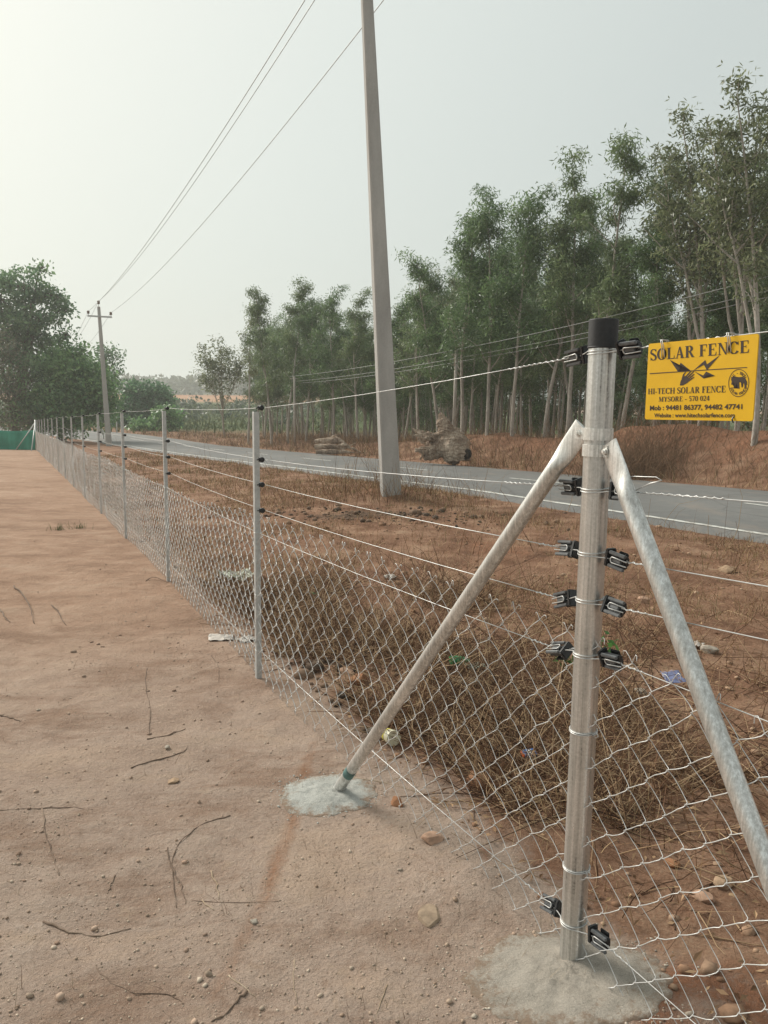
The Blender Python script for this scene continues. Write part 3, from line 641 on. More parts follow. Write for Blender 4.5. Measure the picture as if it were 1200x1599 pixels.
# the ray at the lower end of the near brace, on a line just inside the fence
footR = onfence(1200, 1388, -.03); dR = footR-np.array([base[0], base[1], zc2]); footR0 = np.array([base[0], base[1], zc2])+dR*((zc2+.25)/(zc2-footR[2]))
dirR = dR.copy(); dirR[2] = 0; dirR /= np.linalg.norm(dirR)
cbL = clampring(zc+.004, dirL, .04, 'clamp'); cbR = clampring(zc2-.010, dirR*.75-np.array([0, .66, 0]), .03, 'clamp')
def brace(top, foot, side, painted=False):
    top = np.asarray(top, float); foot = np.asarray(foot, float); ax = top-foot; L = np.linalg.norm(ax); ax /= L
    s_ = np.cross(ax, [0, 0, 1.]); s_ /= np.linalg.norm(s_); n_ = np.cross(s_, ax)
    ts = np.concatenate([np.linspace(-.1, L-.13, 14), L-np.linspace(.115, -.022, 8)]); k = 26; th = np.arange(k)*2*np.pi/k; V = []
    for u in ts:
        f_ = float(sstep(L-.13, L-.055, u)); r_ = .0225
        a = r_*(1-f_)+.0055*f_; b = r_*(1-f_)+.031*f_
        V.append(foot+ax*u+a*np.cos(th)[:, None]*s_+b*np.sin(th)[:, None]*n_)
    n = len(ts); V = np.array(V).reshape(-1, 3); i_ = np.arange(n-1)[:, None]*k; j_ = np.arange(k)[None]
    q = np.stack([i_+j_, i_+(j_+1) % k, i_+k+(j_+1) % k, i_+k+j_], -1).reshape(-1, 4)
    m = MB(base); m.add(V, q, polys=[list(range(k))[::-1], list(range((n-1)*k, n*k))])
    o = m.build('brace', M['steel2'], root); autosmooth(o, 50)
    if painted:
        m = MB(base); m.tube([foot+ax*.13, foot+ax*.175], .0232, 26, False); m.build('paint_mark', M['teal'], o, True)
    return o
obL = brace(cbL+dirL*.004, footL, 0, True); obL['label'] = 'left brace pipe with a teal paint mark, foot in grey concrete'
obR = brace(cbR+dirR*.012, footR0, 0); obR['label'] = 'right brace pipe slanting toward the camera'
lumpmound((FOOT[0]+.0, FOOT[1]), .205, .175, .022, 'brace_footing', M['mix'], root, base, 8, .016)
lumpmound((footR0[0], footR0[1]), .2, .18, .03, 'brace_footing', M['mix'], root, base, 9, .016)
# insulators and tie loops
def insulator(c, d, roll=0., root_=None, org=None, flip=1):
    """strain insulator: plate body with a raised loop rim, cross wall and ribbed back; d = along wire"""
    d = np.asarray(d, float)/np.linalg.norm(d); v = np.asarray(EYE-c); v -= (v@d)*d; v /= np.linalg.norm(v); w_ = np.cross(d, v)
    v, w_ = v*math.cos(roll)+w_*math.sin(roll), w_*math.cos(roll)-v*math.sin(roll)
    rot = np.stack([d, w_, v], 1); L, W, T_ = .064, .041, .012
    m = MB(org)
    m.box(c-v*.004, (L*.92, W*.8, T_), rot)                        # core
    m.box(c-v*.012, (L*.8, W*.55, .012), rot); m.box(c-v*.021, (L*.5, W*.95, .006), rot)   # ribbed back
    m.box(c+d*L*.46*flip-v*.005, (.012, W*1.12, .03), rot)         # end wall
    o = bevel(m.build('insulator', M['black'], root_), .0025, 2)
    f_ = MB(org)
    for s_ in (-1, 1): f_.box(c+w_*s_*W*.42+v*.0075-d*.006*flip, (L*.85, W*.2, .009), rot)
    f_.box(c+v*.005-d*.004*flip, (L*.5, W*.26, .008), rot)
    bevel(f_.build('rim', M['grey_ins'], o), .0018, 2)
    u = MB(org); th = np.linspace(-np.pi/2, np.pi/2, 9)
    loop = [c+v*.009-d*flip*L*.62-w_*.006]+[c+v*.011+d*flip*(.006+.006*math.cos(a))+w_*.0075*math.sin(a) for a in th]+[c+v*.009-d*flip*L*.62+w_*.006]
    u.tube(loop, .0016, 6); u.build('loop', M['wire'], o, True)
    return o
IL = [(901, 557), (892, 760), (886, 857), (881, 936), (873, 1014), (861, 1413)]
IRt = [(984, 545), (971, 767), (964, 875), (960, 948), (955, 1031), (936, 1467)]
WL = []; WR = []
PZ = [at(940, y, POST[1]-PR)[2] for y in (548, 766, 866, 940, 1026, 1450)]
for k in range(6):
    a = onfence(*IL[k]); b = onfence(*IRt[k]); WL.append(a); WR.append(b)
    pc = np.array([base[0], base[1], PZ[k]])
    insulator(a, a-(pc+d03*PR), rng.uniform(-.35, .35) if k != 4 else .8, root, base, -1); insulator(b, b-(pc-d03*PR), rng.uniform(-.35, .35) if k < 4 else .7, root, base, -1)
    for (c_, sg, zo) in ((a, 1, .0035), (b, -1, -.0035)):
        dd = (c_-pc)/np.linalg.norm(c_-pc); tip = c_-dd*.016; th = np.linspace(-2.45, 2.45, 40); rr_ = PR+.0018
        loop = [pc-d03*sg*rr_*np.cos(x)+n03*rr_*np.sin(x)+[0, 0, zo+.0032*math.sin(x)] for x in th]
        q = MB(base); q.tube([tip-n03*.003, (tip+loop[0])/2]+loop+[(tip+loop[-1])/2, tip+n03*.003], .0015, 6); q.build('tie_wire', M['wire'], root, True)
for y in (1150, 1366):
    pc = np.array([base[0], base[1], at(905, y, POST[1]-PR)[2]]); th = np.linspace(0, 4*np.pi, 70); rr_ = PR+.0019
    loop = [pc-d03*rr_*np.cos(x)+n03*rr_*np.sin(x)+[0, 0, .0007*x+.003*math.sin(x)] for x in th]; e_ = loop[-1]
    q = MB(base); q.tube(loop+[e_-d03*.012+[0, 0, .008], e_-d03*.02+[0, 0, -.002], e_-d03*.006+[0, 0, -.012]], .0015, 6); q.build('tie_wire', M['wire'], root, True)

# strands of wire
names = ['topmost smooth wire of the fence, carrying the yellow sign', 'second smooth wire down, clipped to the posts', 'third smooth wire from the top of the fence', 'fourth smooth wire, just above the mesh edge', 'tension wire threaded through the top of the mesh', 'lowest wire threaded along the bottom of the mesh']
RX = [(1200, 517), (1200, 784), (1200, 915), (1200, 999), (1200, 1126), (1080, 1599)]
for k in range(6):
    pr = onfence(*RX[k]); a = WR[k]; e = a+(pr-a)*(np.linalg.norm(NEARX-a[:2])/np.linalg.norm(pr[:2]-a[:2]))
    if k == 5: e[2] = max(e[2], .1)
    if k == 4: e[2] = max(e[2], .72)
    wz = (HW+[HT, HB])[k]; off = fn3*(.018+.012+.013) if k < 4 else fn3*.004
    pts = [np.array([*LPY[j], zt(*LPY[j])+wz])+off for j in range(NPOST)]+[np.array([*FEND, zb+min(wz, 1.5)])]
    m = MB()
    Pn = [e, e+(a-e)*.5-[0, 0, .004], a]; m.tube(Pn, .0013, 6)
    full = [WL[k]]
    for p0, p1 in zip([WL[k]]+pts[:-1], pts):
        for f_ in (.25, .5, .75, 1.): full.append(p0+(p1-p0)*f_-np.array([0, 0, .012*4*f_*(1-f_)]))
    m.tube(full, .00135, 6)
    # twisted tail by the corner post
    for (c_, tgt) in ((WL[k], full[1]), (a, e)):
        dd = (tgt-c_)/np.linalg.norm(tgt-c_); s1 = np.cross(dd, [0, 0, 1.]); s2 = np.cross(s1, dd); tt = np.linspace(.03, .30 if k in (0, 1) else .12, 40)
        m.tube([c_+dd*x+(.0021)*(math.cos(x*300)*s1+math.sin(x*260)*s2) for x in tt], .0013, 5)
    if k == 1:
        tl = [a+[0, 0, .0]+(e-a)/np.linalg.norm(e-a)*.035]
        for (x, y) in ((1015, 755), (1034, 750), (1025, 745), (990, 744), (965, 746)): tl.append(onfence(x, y, -.01))
        m.tube(tl, .0013, 5)
    tag(m.build('fence_wire', M['wire'], None, True), names[k], 'fence wire', 'smooth wires of the fence')

# chain link: every woven wire is a flattened zigzag locked into its neighbours
PITCHX, HZ = .060, .0535
S0, S1 = .3, FS[-1]-.03
nW = int((S1-S0)/PITCHX)
NZ = 17
sub = [(0., 0., 0.), (.08, .03, .75), (.27, .25, .95), (.5, .5, 1.0), (.73, .75, .95), (.92, .97, .75)]   # position along a diagonal: (fraction z, fraction x, depth)
z_i = np.arange(NZ)
sgrid = np.arange(nW)
Pz = []
for seg_ in range(NZ):
    for (fz, fx, dp) in sub: Pz.append((seg_+fz, fx, dp, seg_))
Pz.append((NZ, 0., 0., NZ)); Pz = np.array(Pz)
par = (Pz[:, 3].astype(int)) % 2
link_V = []; link_Q = []
fx = Pz[:, 1]
xloc = np.where(par == 0, fx, 1-fx)                     # 0..1 across one pitch
dep = np.where(par == 0, 1, -1)*Pz[:, 2]*.0085
S = S0+(sgrid[:, None]+xloc[None])*PITCHX
flipw = (sgrid % 2 == 1)
S = np.where(flipw[:, None], S0+(sgrid[:, None]+1-xloc[None])*PITCHX, S)
dep = np.where(flipw[:, None], -dep[None], dep[None])
XY = fpath(S)
gzl = np.interp(S, np.linspace(0, FS[-1], 800), terrain(*fpath(np.linspace(0, FS[-1], 800)).T))
# top edge: gentle waves, lower between far posts
spost = FS[1]
topz = np.interp(S-spost, [-2.6, -.6, 0, 1.2, 2.64, 4, 6, 9, 13, 20, 40], [.74, .90, .965, .95, .95, .87, .84, .86, .88, .92, .95])+.05*fbm(S*.45, S*0, 90, 3)*sstep(3, 6, S-spost)
botz = np.interp(S-spost, [-2.6, -1, -.3, 0, .8, 1.3, 2.6], [.03, .0, .01, .02, .005, .01, .015])
fz = Pz[None, :, 0]/NZ
Z0 = 0; jag = fbm(S*9, np.broadcast_to(Pz[None, :, 0], S.shape)*.8, 93, 2)
Z = gzl*(S > spost+1)+0*S+botz+(topz-botz)*fz+jag*.03*np.minimum(1, fz*4)
gl = np.interp(S, np.linspace(0, FS[-1], 800), terrain(*fpath(np.linspace(0, FS[-1], 800)).T)); Z = np.maximum(Z, gl*0-2)
lat = .075*fbm(S*.5, fz*2.0+0*S, 95, 3)*sstep(.15, .8, np.abs(S-spost))+.025*fbm(S*2.4, fz*3+0*S, 96, 2)*sstep(.1, .5, np.abs(S-spost))
lean = np.where(S > spost, 0, 0)
nv = np.where((S < FS[2])[..., None], n03, fn3)
S2 = S+.03*fbm(S*3, fz*4+0*S, 97, 2)
XY = fpath(S2)
PP = np.concatenate([XY, Z[..., None]], -1)+nv*(dep+lat-.006)[..., None]
V, Q = tubes(PP, np.where(S > spost+2.0, .0022, .0012), 4, ref=nv)
link_V.append(V); link_Q.append(Q); nn_ = len(V)
# knuckles: wire pairs bent over each other at the top and the bottom
KP = []
for (row, sgn) in ((-1, 1), (0, -1)):
    T0 = PP[:, row]; ev = np.arange(nW)
    dirn = fpath(S2[:, row]+.01)-fpath(S2[:, row]); dirn /= np.linalg.norm(dirn, axis=1)[:, None]
    dirn = np.concatenate([dirn, np.zeros((nW, 1))], 1); sd = np.where(ev % 2 == 0, 1, -1)[:, None]*rng.uniform(.3, .9, (nW, 1))
    hgt_ = rng.uniform(.012, .034, (nW, 1))*sgn
    zv = np.array([0, 0, 1.])
    K = np.stack([T0, T0+dirn*sd*.012+zv*hgt_*.55, T0+dirn*sd*.026+zv*hgt_, T0+dirn*sd*.036+zv*hgt_*.92, T0+dirn*sd*.036+zv*hgt_*.4], 1)
    KP.append(K)
KP = np.concatenate(KP); V, Q = tubes(KP, np.full(KP.shape[:2], .0011), 4); link_V.append(V); link_Q.append(Q+nn_)
o = mk('chain_link_mesh', np.concatenate(link_V), [np.concatenate(link_Q)], M['link'], smooth=True)
tag(o, 'silver chain-link wire netting stretched along the lower half of the fence', 'wire mesh')

# ------------------------------------------------------------------ yellow sign
TL = onfence(1014, 537, -.012); TRp = onfence(1186, 521, -.012)
BLp = onfence(1013, 655, -.012); SH = TL[2]-BLp[2]
BRp = onfence(1181, 658, -.012); SH2 = TRp[2]-BRp[2]; SH = (SH+SH2)/2
U = TRp-TL; SW = np.linalg.norm(U); U /= SW
VV = np.array([0, 0, 1.])-U[2]*U; VV /= np.linalg.norm(VV); NN = np.cross(U, VV)
if NN@(EYE-TL) < 0: NN = -NN
root = empty('warning_sign', TL, 'yellow rectangular sign with black lettering hung from the top wire', 'sign')
def sp3(u, v, d=0.): return TL+U*u*SW-VV*v*SH+NN*d   # u,v in 0..1 of the plate, v downward
cr = .03; outl = []
asp = SW/SH
for (cx, cy, a0) in ((1-cr/asp, cr, -90), (1-cr/asp, 1-cr, 0), (cr/asp, 1-cr, 90), (cr/asp, cr, 180)):
    for a in np.linspace(a0, a0+90, 5): outl.append((cx+cr/asp*math.cos(R(a)), cy+cr*math.sin(R(a))))
n = len(outl); Vp = [sp3(u, v, .0015) for u, v in outl]+[sp3(u, v, -.0015) for u, v in outl]
mk('plate', np.array(Vp), [np.array([list(range(n))[::-1]]), np.array([list(range(n, 2*n))]), np.array([(i_, (i_+1) % n, n+(i_+1) % n, n+i_) for i_ in range(n)])], M['yellow'], root, org=TL)
def cq(x, y):                                            # from the enlarged view of the sign to plate coordinates
    u = (x-90)/1015.
    for _ in range(3):
        yy = 0
        vt = 155-90*u; vb = 868+20*u; v = (y-vt)/(vb-vt); u = (x-(97-17*v))/((1117-27*v)-(97-17*v))
    return u, v
layer = [0]
def polys(lst, name='lettering', conv=True):
    m = MB(TL)
    for P_ in lst:
        layer[0] = (layer[0]+1) % 12
        pts = [cq(*p_) if conv else p_ for p_ in P_]
        bmx = bmesh.new(); vs = [bmx.verts.new(sp3(u, v, .0019+layer[0]*2e-5)) for u, v in pts]
        bmx.faces.new(vs); bmesh.ops.triangulate(bmx, faces=bmx.faces[:]); bmx.verts.index_update()
        m.add([v.co[:] for v in bmx.verts], tris=[[v.index for v in f_.verts] for f_ in bmx.faces]); bmx.free()
    return m.build(name, M['print'], root)
def stroke(pts, w):
    pts = np.asarray(pts, float); w = np.broadcast_to(np.asarray(w, float), (len(pts),))
    tq = np.gradient(pts, axis=0); tq /= np.linalg.norm(tq, axis=1)[:, None]; nq = np.stack([-tq[:, 1], tq[:, 0]], -1)
    out = []
    A = pts+nq*w[:, None]/2; B = pts-nq*w[:, None]/2
    for i_ in range(len(pts)-1): out.append([A[i_], A[i_+1], B[i_+1], B[i_]])
    return out
def arc(cx, cy, rx, ry, a0, a1, w0, w1, n=14):
    a = np.linspace(R(a0), R(a1), n); pts = np.stack([cx+rx*np.cos(a), cy+ry*np.sin(a)], -1)
    w = w1+(w0-w1)*np.abs(np.cos(a)); return stroke(pts, w)
def rect(x0, y0, x1, y1): return [[(x0, y0), (x1, y0), (x1, y1), (x0, y1)]]
TH, TN, SF = .19, .06, .045                               # thick, thin, serif height; cap height 1
def stem(x, s0=True, s1=True):
    o_ = rect(x, 0, x+TH, 1)
    if s0: o_ += rect(x-.07, 0, x+TH+.07, SF)
    if s1: o_ += rect(x-.07, 1-SF, x+TH+.07, 1)
    return o_
def serif(x, y, w=.3): return rect(x-w/2, y, x+w/2, y+SF)
G = {
 'S': (.62, lambda: arc(.31, .75, .22, .23, 20, 180, .13, .06)+arc(.31, .75, .22, .2, 180, 250, .16, .17)+stroke([(.2, .61), (.31, .52), (.42, .42)], [.17, .19, .17])+arc(.31, .26, .2, .22, 70, -10, .17, .16)+arc(.31, .26, .22, .24, 0, -160, .16, .06)+rect(.05, .0, .085, .3)+rect(.515, .7, .55, 1.)),
 'O': (.84, lambda: arc(.42, .5, .31, .48, 0, 360, .2, .05, 40)),
 'C': (.78, lambda: arc(.42, .5, .31, .48, 35, 325, .2, .05, 34)+rect(.69, .68, .73, 1.0)),
 'L': (.72, lambda: stem(.12)+rect(.12, 0, .68, SF+.02)+[[(.6, 0), (.68, 0), (.68, .3), (.65, .3)]]),
 'A': (.80, lambda: [[(.36, 1.0), (.46, 1.0), (.72, 0), (.5, 0)], [(.36, 1.0), (.40, .84), (.18, 0), (.11, 0)]]+rect(.2, .3, .58, .36)+serif(.14, 0, .28)+serif(.62, 0, .34)),
 'R': (.80, lambda: stem(.12)+arc(.36, .75, .22, .23, -90, 90, .19, .055)+rect(.2, .95, .37, 1)+rect(.2, .49, .4, .54)+[[(.33, .52), (.5, .52), (.78, 0), (.58, 0)]]+serif(.7, 0, .22)),
 'F': (.68, lambda: stem(.12)+rect(.12, .94, .63, 1)+rect(.3, .49, .5, .545)+rect(.47, .4, .5, .64)+[[(.56, 1), (.63, 1), (.63, .7), (.6, .7)]]),
 'E': (.73, lambda: stem(.12)+rect(.12, .94, .65, 1)+rect(.3, .49, .5, .545)+rect(.47, .4, .5, .64)+rect(.12, 0, .67, .06)+[[(.58, 1), (.65, 1), (.65, .7), (.62, .7)], [(.58, 0), (.67, 0), (.69, .3), (.66, .3)]]),
 'N': (.84, lambda: rect(.15, 0, .21, 1)+rect(.66, 0, .72, 1)+[[(.1, 1), (.3, 1), (.72, .0), (.62, 0)]]+serif(.18, 0, .26)+serif(.69, 1-SF, .26)+serif(.15, 1-SF, .2)),
 'H': (.90, lambda: stem(.1)+stem(.61)+rect(.2, .47, .7, .53)),
 'I': (.42, lambda: stem(.12)),
 'T': (.74, lambda: stem(.28, False)+rect(.04, .94, .71, 1)+[[(.04, 1), (.1, 1), (.07, .7), (.04, .7)], [(.65, 1), (.71, 1), (.71, .7), (.68, .7)]]),
 'M': (1.02, lambda: rect(.15, 0, .21, 1)+rect(.75, 0, .75+TH, 1)+[[(.1, 1), (.32, 1), (.58, .1), (.46, .0)], [(.76, 1), (.84, 1), (.52, .0), (.46, 0)]]+serif(.18, 0, .26)+serif(.84, 0, .33)+serif(.84, 1-SF, .3)+serif(.2, 1-SF, .26)),
 'Y': (.80, lambda: rect(.32, 0, .32+TH, .5)+[[(.08, 1), (.3, 1), (.51, .45), (.33, .45)], [(.62, 1), (.7, 1), (.5, .42), (.42, .48)]]+serif(.19, 1-SF, .32)+serif(.66, 1-SF, .24)+serif(.41, 0, .34)),
 '-': (.42, lambda: rect(.06, .28, .36, .4)), ' ': (.34, lambda: []),
 '0': (.58, lambda: arc(.29, .5, .2, .48, 0, 360, .17, .06, 30)),
 '2': (.58, lambda: arc(.28, .73, .18, .24, 170, -20, .16, .08)+stroke([(.45, .68), (.36, .42), (.12, .1)], [.15, .12, .08])+rect(.06, 0, .52, .15)),
 '4': (.58, lambda: rect(.32, 0, .47, 1)+[[(.3, 1), (.4, 1), (.12, .3), (.03, .3)]]+rect(.03, .22, .56, .34)),
 '5': (.58, lambda: rect(.12, .86, .5, 1)+[[(.12, 1), (.18, 1), (.15, .5), (.08, .55)]]+arc(.26, .32, .2, .3, 120, -130, .17, .09)),
 '7': (.58, lambda: rect(.06, .86, .54, 1)+[[(.44, .95), (.54, .95), (.32, 0), (.18, 0)]]),
}
def serif_text(txt, box):                                 # box: four corners in the enlarged view, baseline-left, baseline-right, top-left, top-right
    (x0, y0), (x1, y1), (x2, y2), (x3, y3) = box; tot = sum(G[ch][0] for ch in txt); out = []; x = 0
    for ch in txt:
        for P_ in G[ch][1]():
            out.append([((x0+(x1-x0)*((x+a)/tot))*(1-b)+(x2+(x3-x2)*((x+a)/tot))*b, (y0+(y1-y0)*((x+a)/tot))*(1-b)+(y2+(y3-y2)*((x+a)/tot))*b) for a, b in P_])
        x += G[ch][0]
    return out
def sans(txt, box, bold=.02):
    cu = bpy.data.curves.new('lettering', 'FONT'); cu.body = txt; cu.offset = bold; cu.resolution_u = 3
    ob = bpy.data.objects.new('lettering', cu); COL.objects.link(ob); dg = bpy.context.evaluated_depsgraph_get(); me = bpy.data.meshes.new_from_object(ob.evaluated_get(dg))
    V_ = np.array([v.co[:] for v in me.vertices]); polys_ = [list(p_.vertices) for p_ in me.polygons]
    bpy.data.objects.remove(ob); bpy.data.curves.remove(cu); bpy.data.meshes.remove(me)
    (x0, y0), (x1, y1), (x2, y2), (x3, y3) = box
    a = (V_[:, 0]-V_[:, 0].min())/np.ptp(V_[:, 0]); b = V_[:, 1]/.73
    X_ = (x0+(x1-x0)*a)*(1-b)+(x2+(x3-x2)*a)*b; Y_ = (y0+(y1-y0)*a)*(1-b)+(y2+(y3-y2)*a)*b
    m = MB(TL); m.add([sp3(*cq(x, y), .0021) for x, y in zip(X_, Y_)], polys=polys_)
    return m.build('lettering', M['print'], root)
polys(serif_text('SOLAR FENCE', [(118, 312), (1047, 240), (115, 208), (1045, 124)]))
polys(serif_text('HI-TECH SOLAR FENCE', [(106, 629), (858, 612), (106, 576), (858, 549)]))
polys(serif_text('MYSORE - 570 024', [(220, 700), (717, 691), (222, 654), (717, 643)]))
sans('Mob : 94481 86377, 94482 47741', [(133, 781), (1003, 771), (133, 735), (1003, 722)], .028)
sans('Website : www.hitechsolarfence.com', [(181, 848), (942, 850), (181, 808), (942, 806)], .022)
polys([[(325, 303), (408, 414), (440, 366), (535, 407), (433, 330), (416, 372)], [(797, 260), (684, 402), (655, 350), (556, 407), (666, 306), (682, 348)], [(568, 413), (655, 480), (690, 441), (760, 456), (678, 414), (652, 452)]]+stroke([(120, 434), (575, 406), (1032, 379)], 8), 'lightning_mark')
hand = [[(432, 546), (438, 505), (455, 475), (478, 455), (500, 460), (522, 485), (528, 500), (500, 525), (462, 545)]]
for (a, b, w_) in (((484, 468), (536, 410), 13), ((500, 476), (562, 414), 13), ((512, 488), (568, 438), 13), ((520, 500), (568, 466), 11)): hand += stroke([a, ((a[0]+b[0])/2, (a[1]+b[1])/2), b], [w_, w_, w_*.6])
hand += stroke([(455, 490), (466, 445), (484, 418)], [17, 14, 7])
polys([hand[0][:]]+hand[1:], 'hand_mark')
em = []
for a in range(0, 360, 6):
    c0, s0, c1, s1 = math.cos(R(a)), math.sin(R(a)), math.cos(R(a+6)), math.sin(R(a+6)); em.append([(965+82*c0, 525+125*s0), (965+82*c1, 525+125*s1), (965+87*c1, 525+131*s1), (965+87*c0, 525+131*s0)])
polys(em, 'emblem_ring')
polys([[(903, 470), (925, 463), (945, 466), (965, 470), (1000, 466), (1020, 480), (1030, 505), (1031, 570), (1016, 570), (1010, 522), (1004, 524), (1001, 566), (990, 566), (984, 516), (970, 518), (974, 577), (960, 577), (950, 524), (946, 524), (936, 575), (922, 575), (930, 530), (925, 515), (920, 518), (915, 540), (903, 540), (906, 510), (900, 490)], [(1030, 505), (1034, 508), (1038, 545), (1034, 545)]], 'elephant_mark')
def ring_text(txt, a0, a1, rx, ry, size, inward):
    cu = bpy.data.curves.new('lettering', 'FONT'); cu.resolution_u = 2; out = []
    m = MB(TL)
    for k_, ch in enumerate(txt):
        if ch == ' ': continue
        cu.body = ch; cu.offset = .03; cu.align_x = 'CENTER'
        ob = bpy.data.objects.new('lettering', cu); COL.objects.link(ob); dg = bpy.context.evaluated_depsgraph_get(); dg.update(); me = bpy.data.meshes.new_from_object(ob.evaluated_get(dg))
        a = R(a0+(a1-a0)*k_/(len(txt)-1)); tx, ty = (-rx*math.sin(a), ry*math.cos(a)); l = math.hypot(tx, ty); tx /= l; ty /= l
        if inward: tx, ty = -tx, -ty
        ox, oy = ty, -tx
        V_ = [sp3(*cq(965+rx*math.cos(a)+v.co[0]*size*tx+(v.co[1]-.35)*size*ox, 525+ry*math.sin(a)+v.co[0]*size*ty+(v.co[1]-.35)*size*oy), .0021) for v in me.vertices]
        if V_: m.add(V_, polys=[list(p_.vertices) for p_ in me.polygons])
        bpy.data.objects.remove(ob); bpy.data.meshes.remove(me)
    return m.build('lettering', M['print'], root)
ring_text('HI - TECH', 218, 322, 62, 96, 34, False)
ring_text('SOLAR FENCE', 152, 28, 66, 102, 30, True)
m = MB(TL)
for (x, y) in ((262, 140), (885, 80)):
    u, v = cq(x, y); c = sp3(u, v+.0, .004)
    for s_ in (-.004, .004): m.tube([sp3(u, v+.2, .0025)+U*s_, sp3(u, v+.05, .006)+U*s_*.6, sp3(u, v-.03, .012)+U*s_*.5, sp3(u, v-.03, -.008)+U*s_*.5, sp3(u, v+.06, -.004)+U*s_], .0013, 6)
m.build('hanging_loop', M['wire'], root, True)
u, v = cq(930, 870); m = MB(TL); m.tube([sp3(u, v-.03, .002), sp3(u, v, .006), sp3(u+.005, v+.04, .003)], .0016, 6); m.build('clip', M['black'], root)

# ------------------------------------------------------------------ power poles and lines
def power_pole(foot, top, wb, db, label, yaw):
    foot = np.asarray(foot, float); top = np.asarray(top, float)
    root = empty('power_pole', foot, label, 'power pole')
    ax = np.array([math.cos(yaw), math.sin(yaw), 0]); ay = np.array([-math.sin(yaw), math.cos(yaw), 0]); V = []
    lv = np.linspace(0, 1, 12)
    for f_ in lv:
        c = foot-np.array([0, 0, .3])*(1-f_)+(top-foot)*f_; w_ = wb*(1-.52*f_); d_ = db*(1-.45*f_); b = .018
        for sx, sy in ((-1, -1), (1, -1), (1, 1), (-1, 1)):
            for (ex, ey) in (((sx*(w_/2-b), sy*d_/2), (sx*w_/2, sy*(d_/2-b))) if sx*sy < 0 else ((sx*w_/2, sy*(d_/2-b)), (sx*(w_/2-b), sy*d_/2))): V.append(c+ax*ex+ay*ey)
    V = np.array(V); k = 8; n = len(lv); i_ = np.arange(n-1)[:, None]*k; j_ = np.arange(k)[None]
    q = np.stack([i_+j_, i_+(j_+1) % k, i_+k+(j_+1) % k, i_+k+j_], -1).reshape(-1, 4)
    o = mk('shaft', V, [q, np.array([list(range((n-1)*k, n*k))])], M['poleconc'], root, org=foot)
    ld = (FARP-NP_)[:2]; ld = ld/np.linalg.norm(ld); cd = np.array([ld[1], -ld[0], 0]); ends = []
    ca = foot+(top-foot)*.93
    m = MB(foot); rot = np.stack([cd, np.cross([0, 0, 1.], cd), [0, 0, 1.]], 1)
    m.box(ca+np.cross([0, 0, 1.], cd)*-.13, (1.35, .06, .09), rot); arm = m.build('crossarm', M['angle'], root)
    for s_ in (-1, 1):
        e = ca+cd*s_*.62+np.cross([0, 0, 1.], cd)*-.13; m = MB(foot); m.cyl(e, e+[0, 0, .14], .014, k=8)
        m.tube([e+[0, 0, .12], e+[0, 0, .14], e+[0, 0, .2], e+[0, 0, .23], e+[0, 0, .28], e+[0, 0, .3]], [.03, .085, .06, .09, .06, .03], 14); m.build('insulator', M['stick'], root, True); ends.append(e+[0, 0, .25])
    m = MB(foot); m.cyl(top-[0, 0, .05], top+[0, 0, .2], .014, k=8); m.tube([top+[0, 0, .15], top+[0, 0, .17], top+[0, 0, .23], top+[0, 0, .27], top+[0, 0, .33], top+[0, 0, .35]], [.03, .085, .06, .09, .06, .03], 14); m.build('insulator', M['stick'], root, True)
    return [ends[0], top+np.array([0, 0, .3]), ends[1]]
NP_ = ground(612, 771, 9, 30); FARP = at(171, 697, 46); FARP[2] = zt(FARP[0], FARP[1])
ntop = at(569, -90, NP_[1]+.1); ftop = at(154.5, 479, 46)
A_ = power_pole(NP_, ntop, .335, .24, 'tall grey concrete power pole standing in the verge, nearest', .27)
B_ = power_pole(FARP, ftop, .34, .26, 'distant concrete power pole with crossarm beside the road bend', .27)
zc_ = ['left power line from the near pole to the distant crossarm', 'middle power line running to the top of the distant pole', 'right power line, lower and set apart from the other two']
third = FARP+(FARP-NP_)*1.0; 
for k in range(3):
    a, b = A_[k], B_[k]; tt = np.linspace(0, 1, 40); P_ = a+(b-a)*tt[:, None]; P_[:, 2] -= .55*4*tt*(1-tt)
    c_ = b+np.array([-14, 30, -.6]); P2_ = b+(c_-b)*tt[:, None]; P2_[:, 2] -= .5*4*tt*(1-tt)*.7
    m = MB(); m.tube(np.concatenate([P_, P2_[1:]]), .008, 6); tag(m.build('power_line', M['cable'], None, True), zc_[k], 'power line', 'overhead power lines')
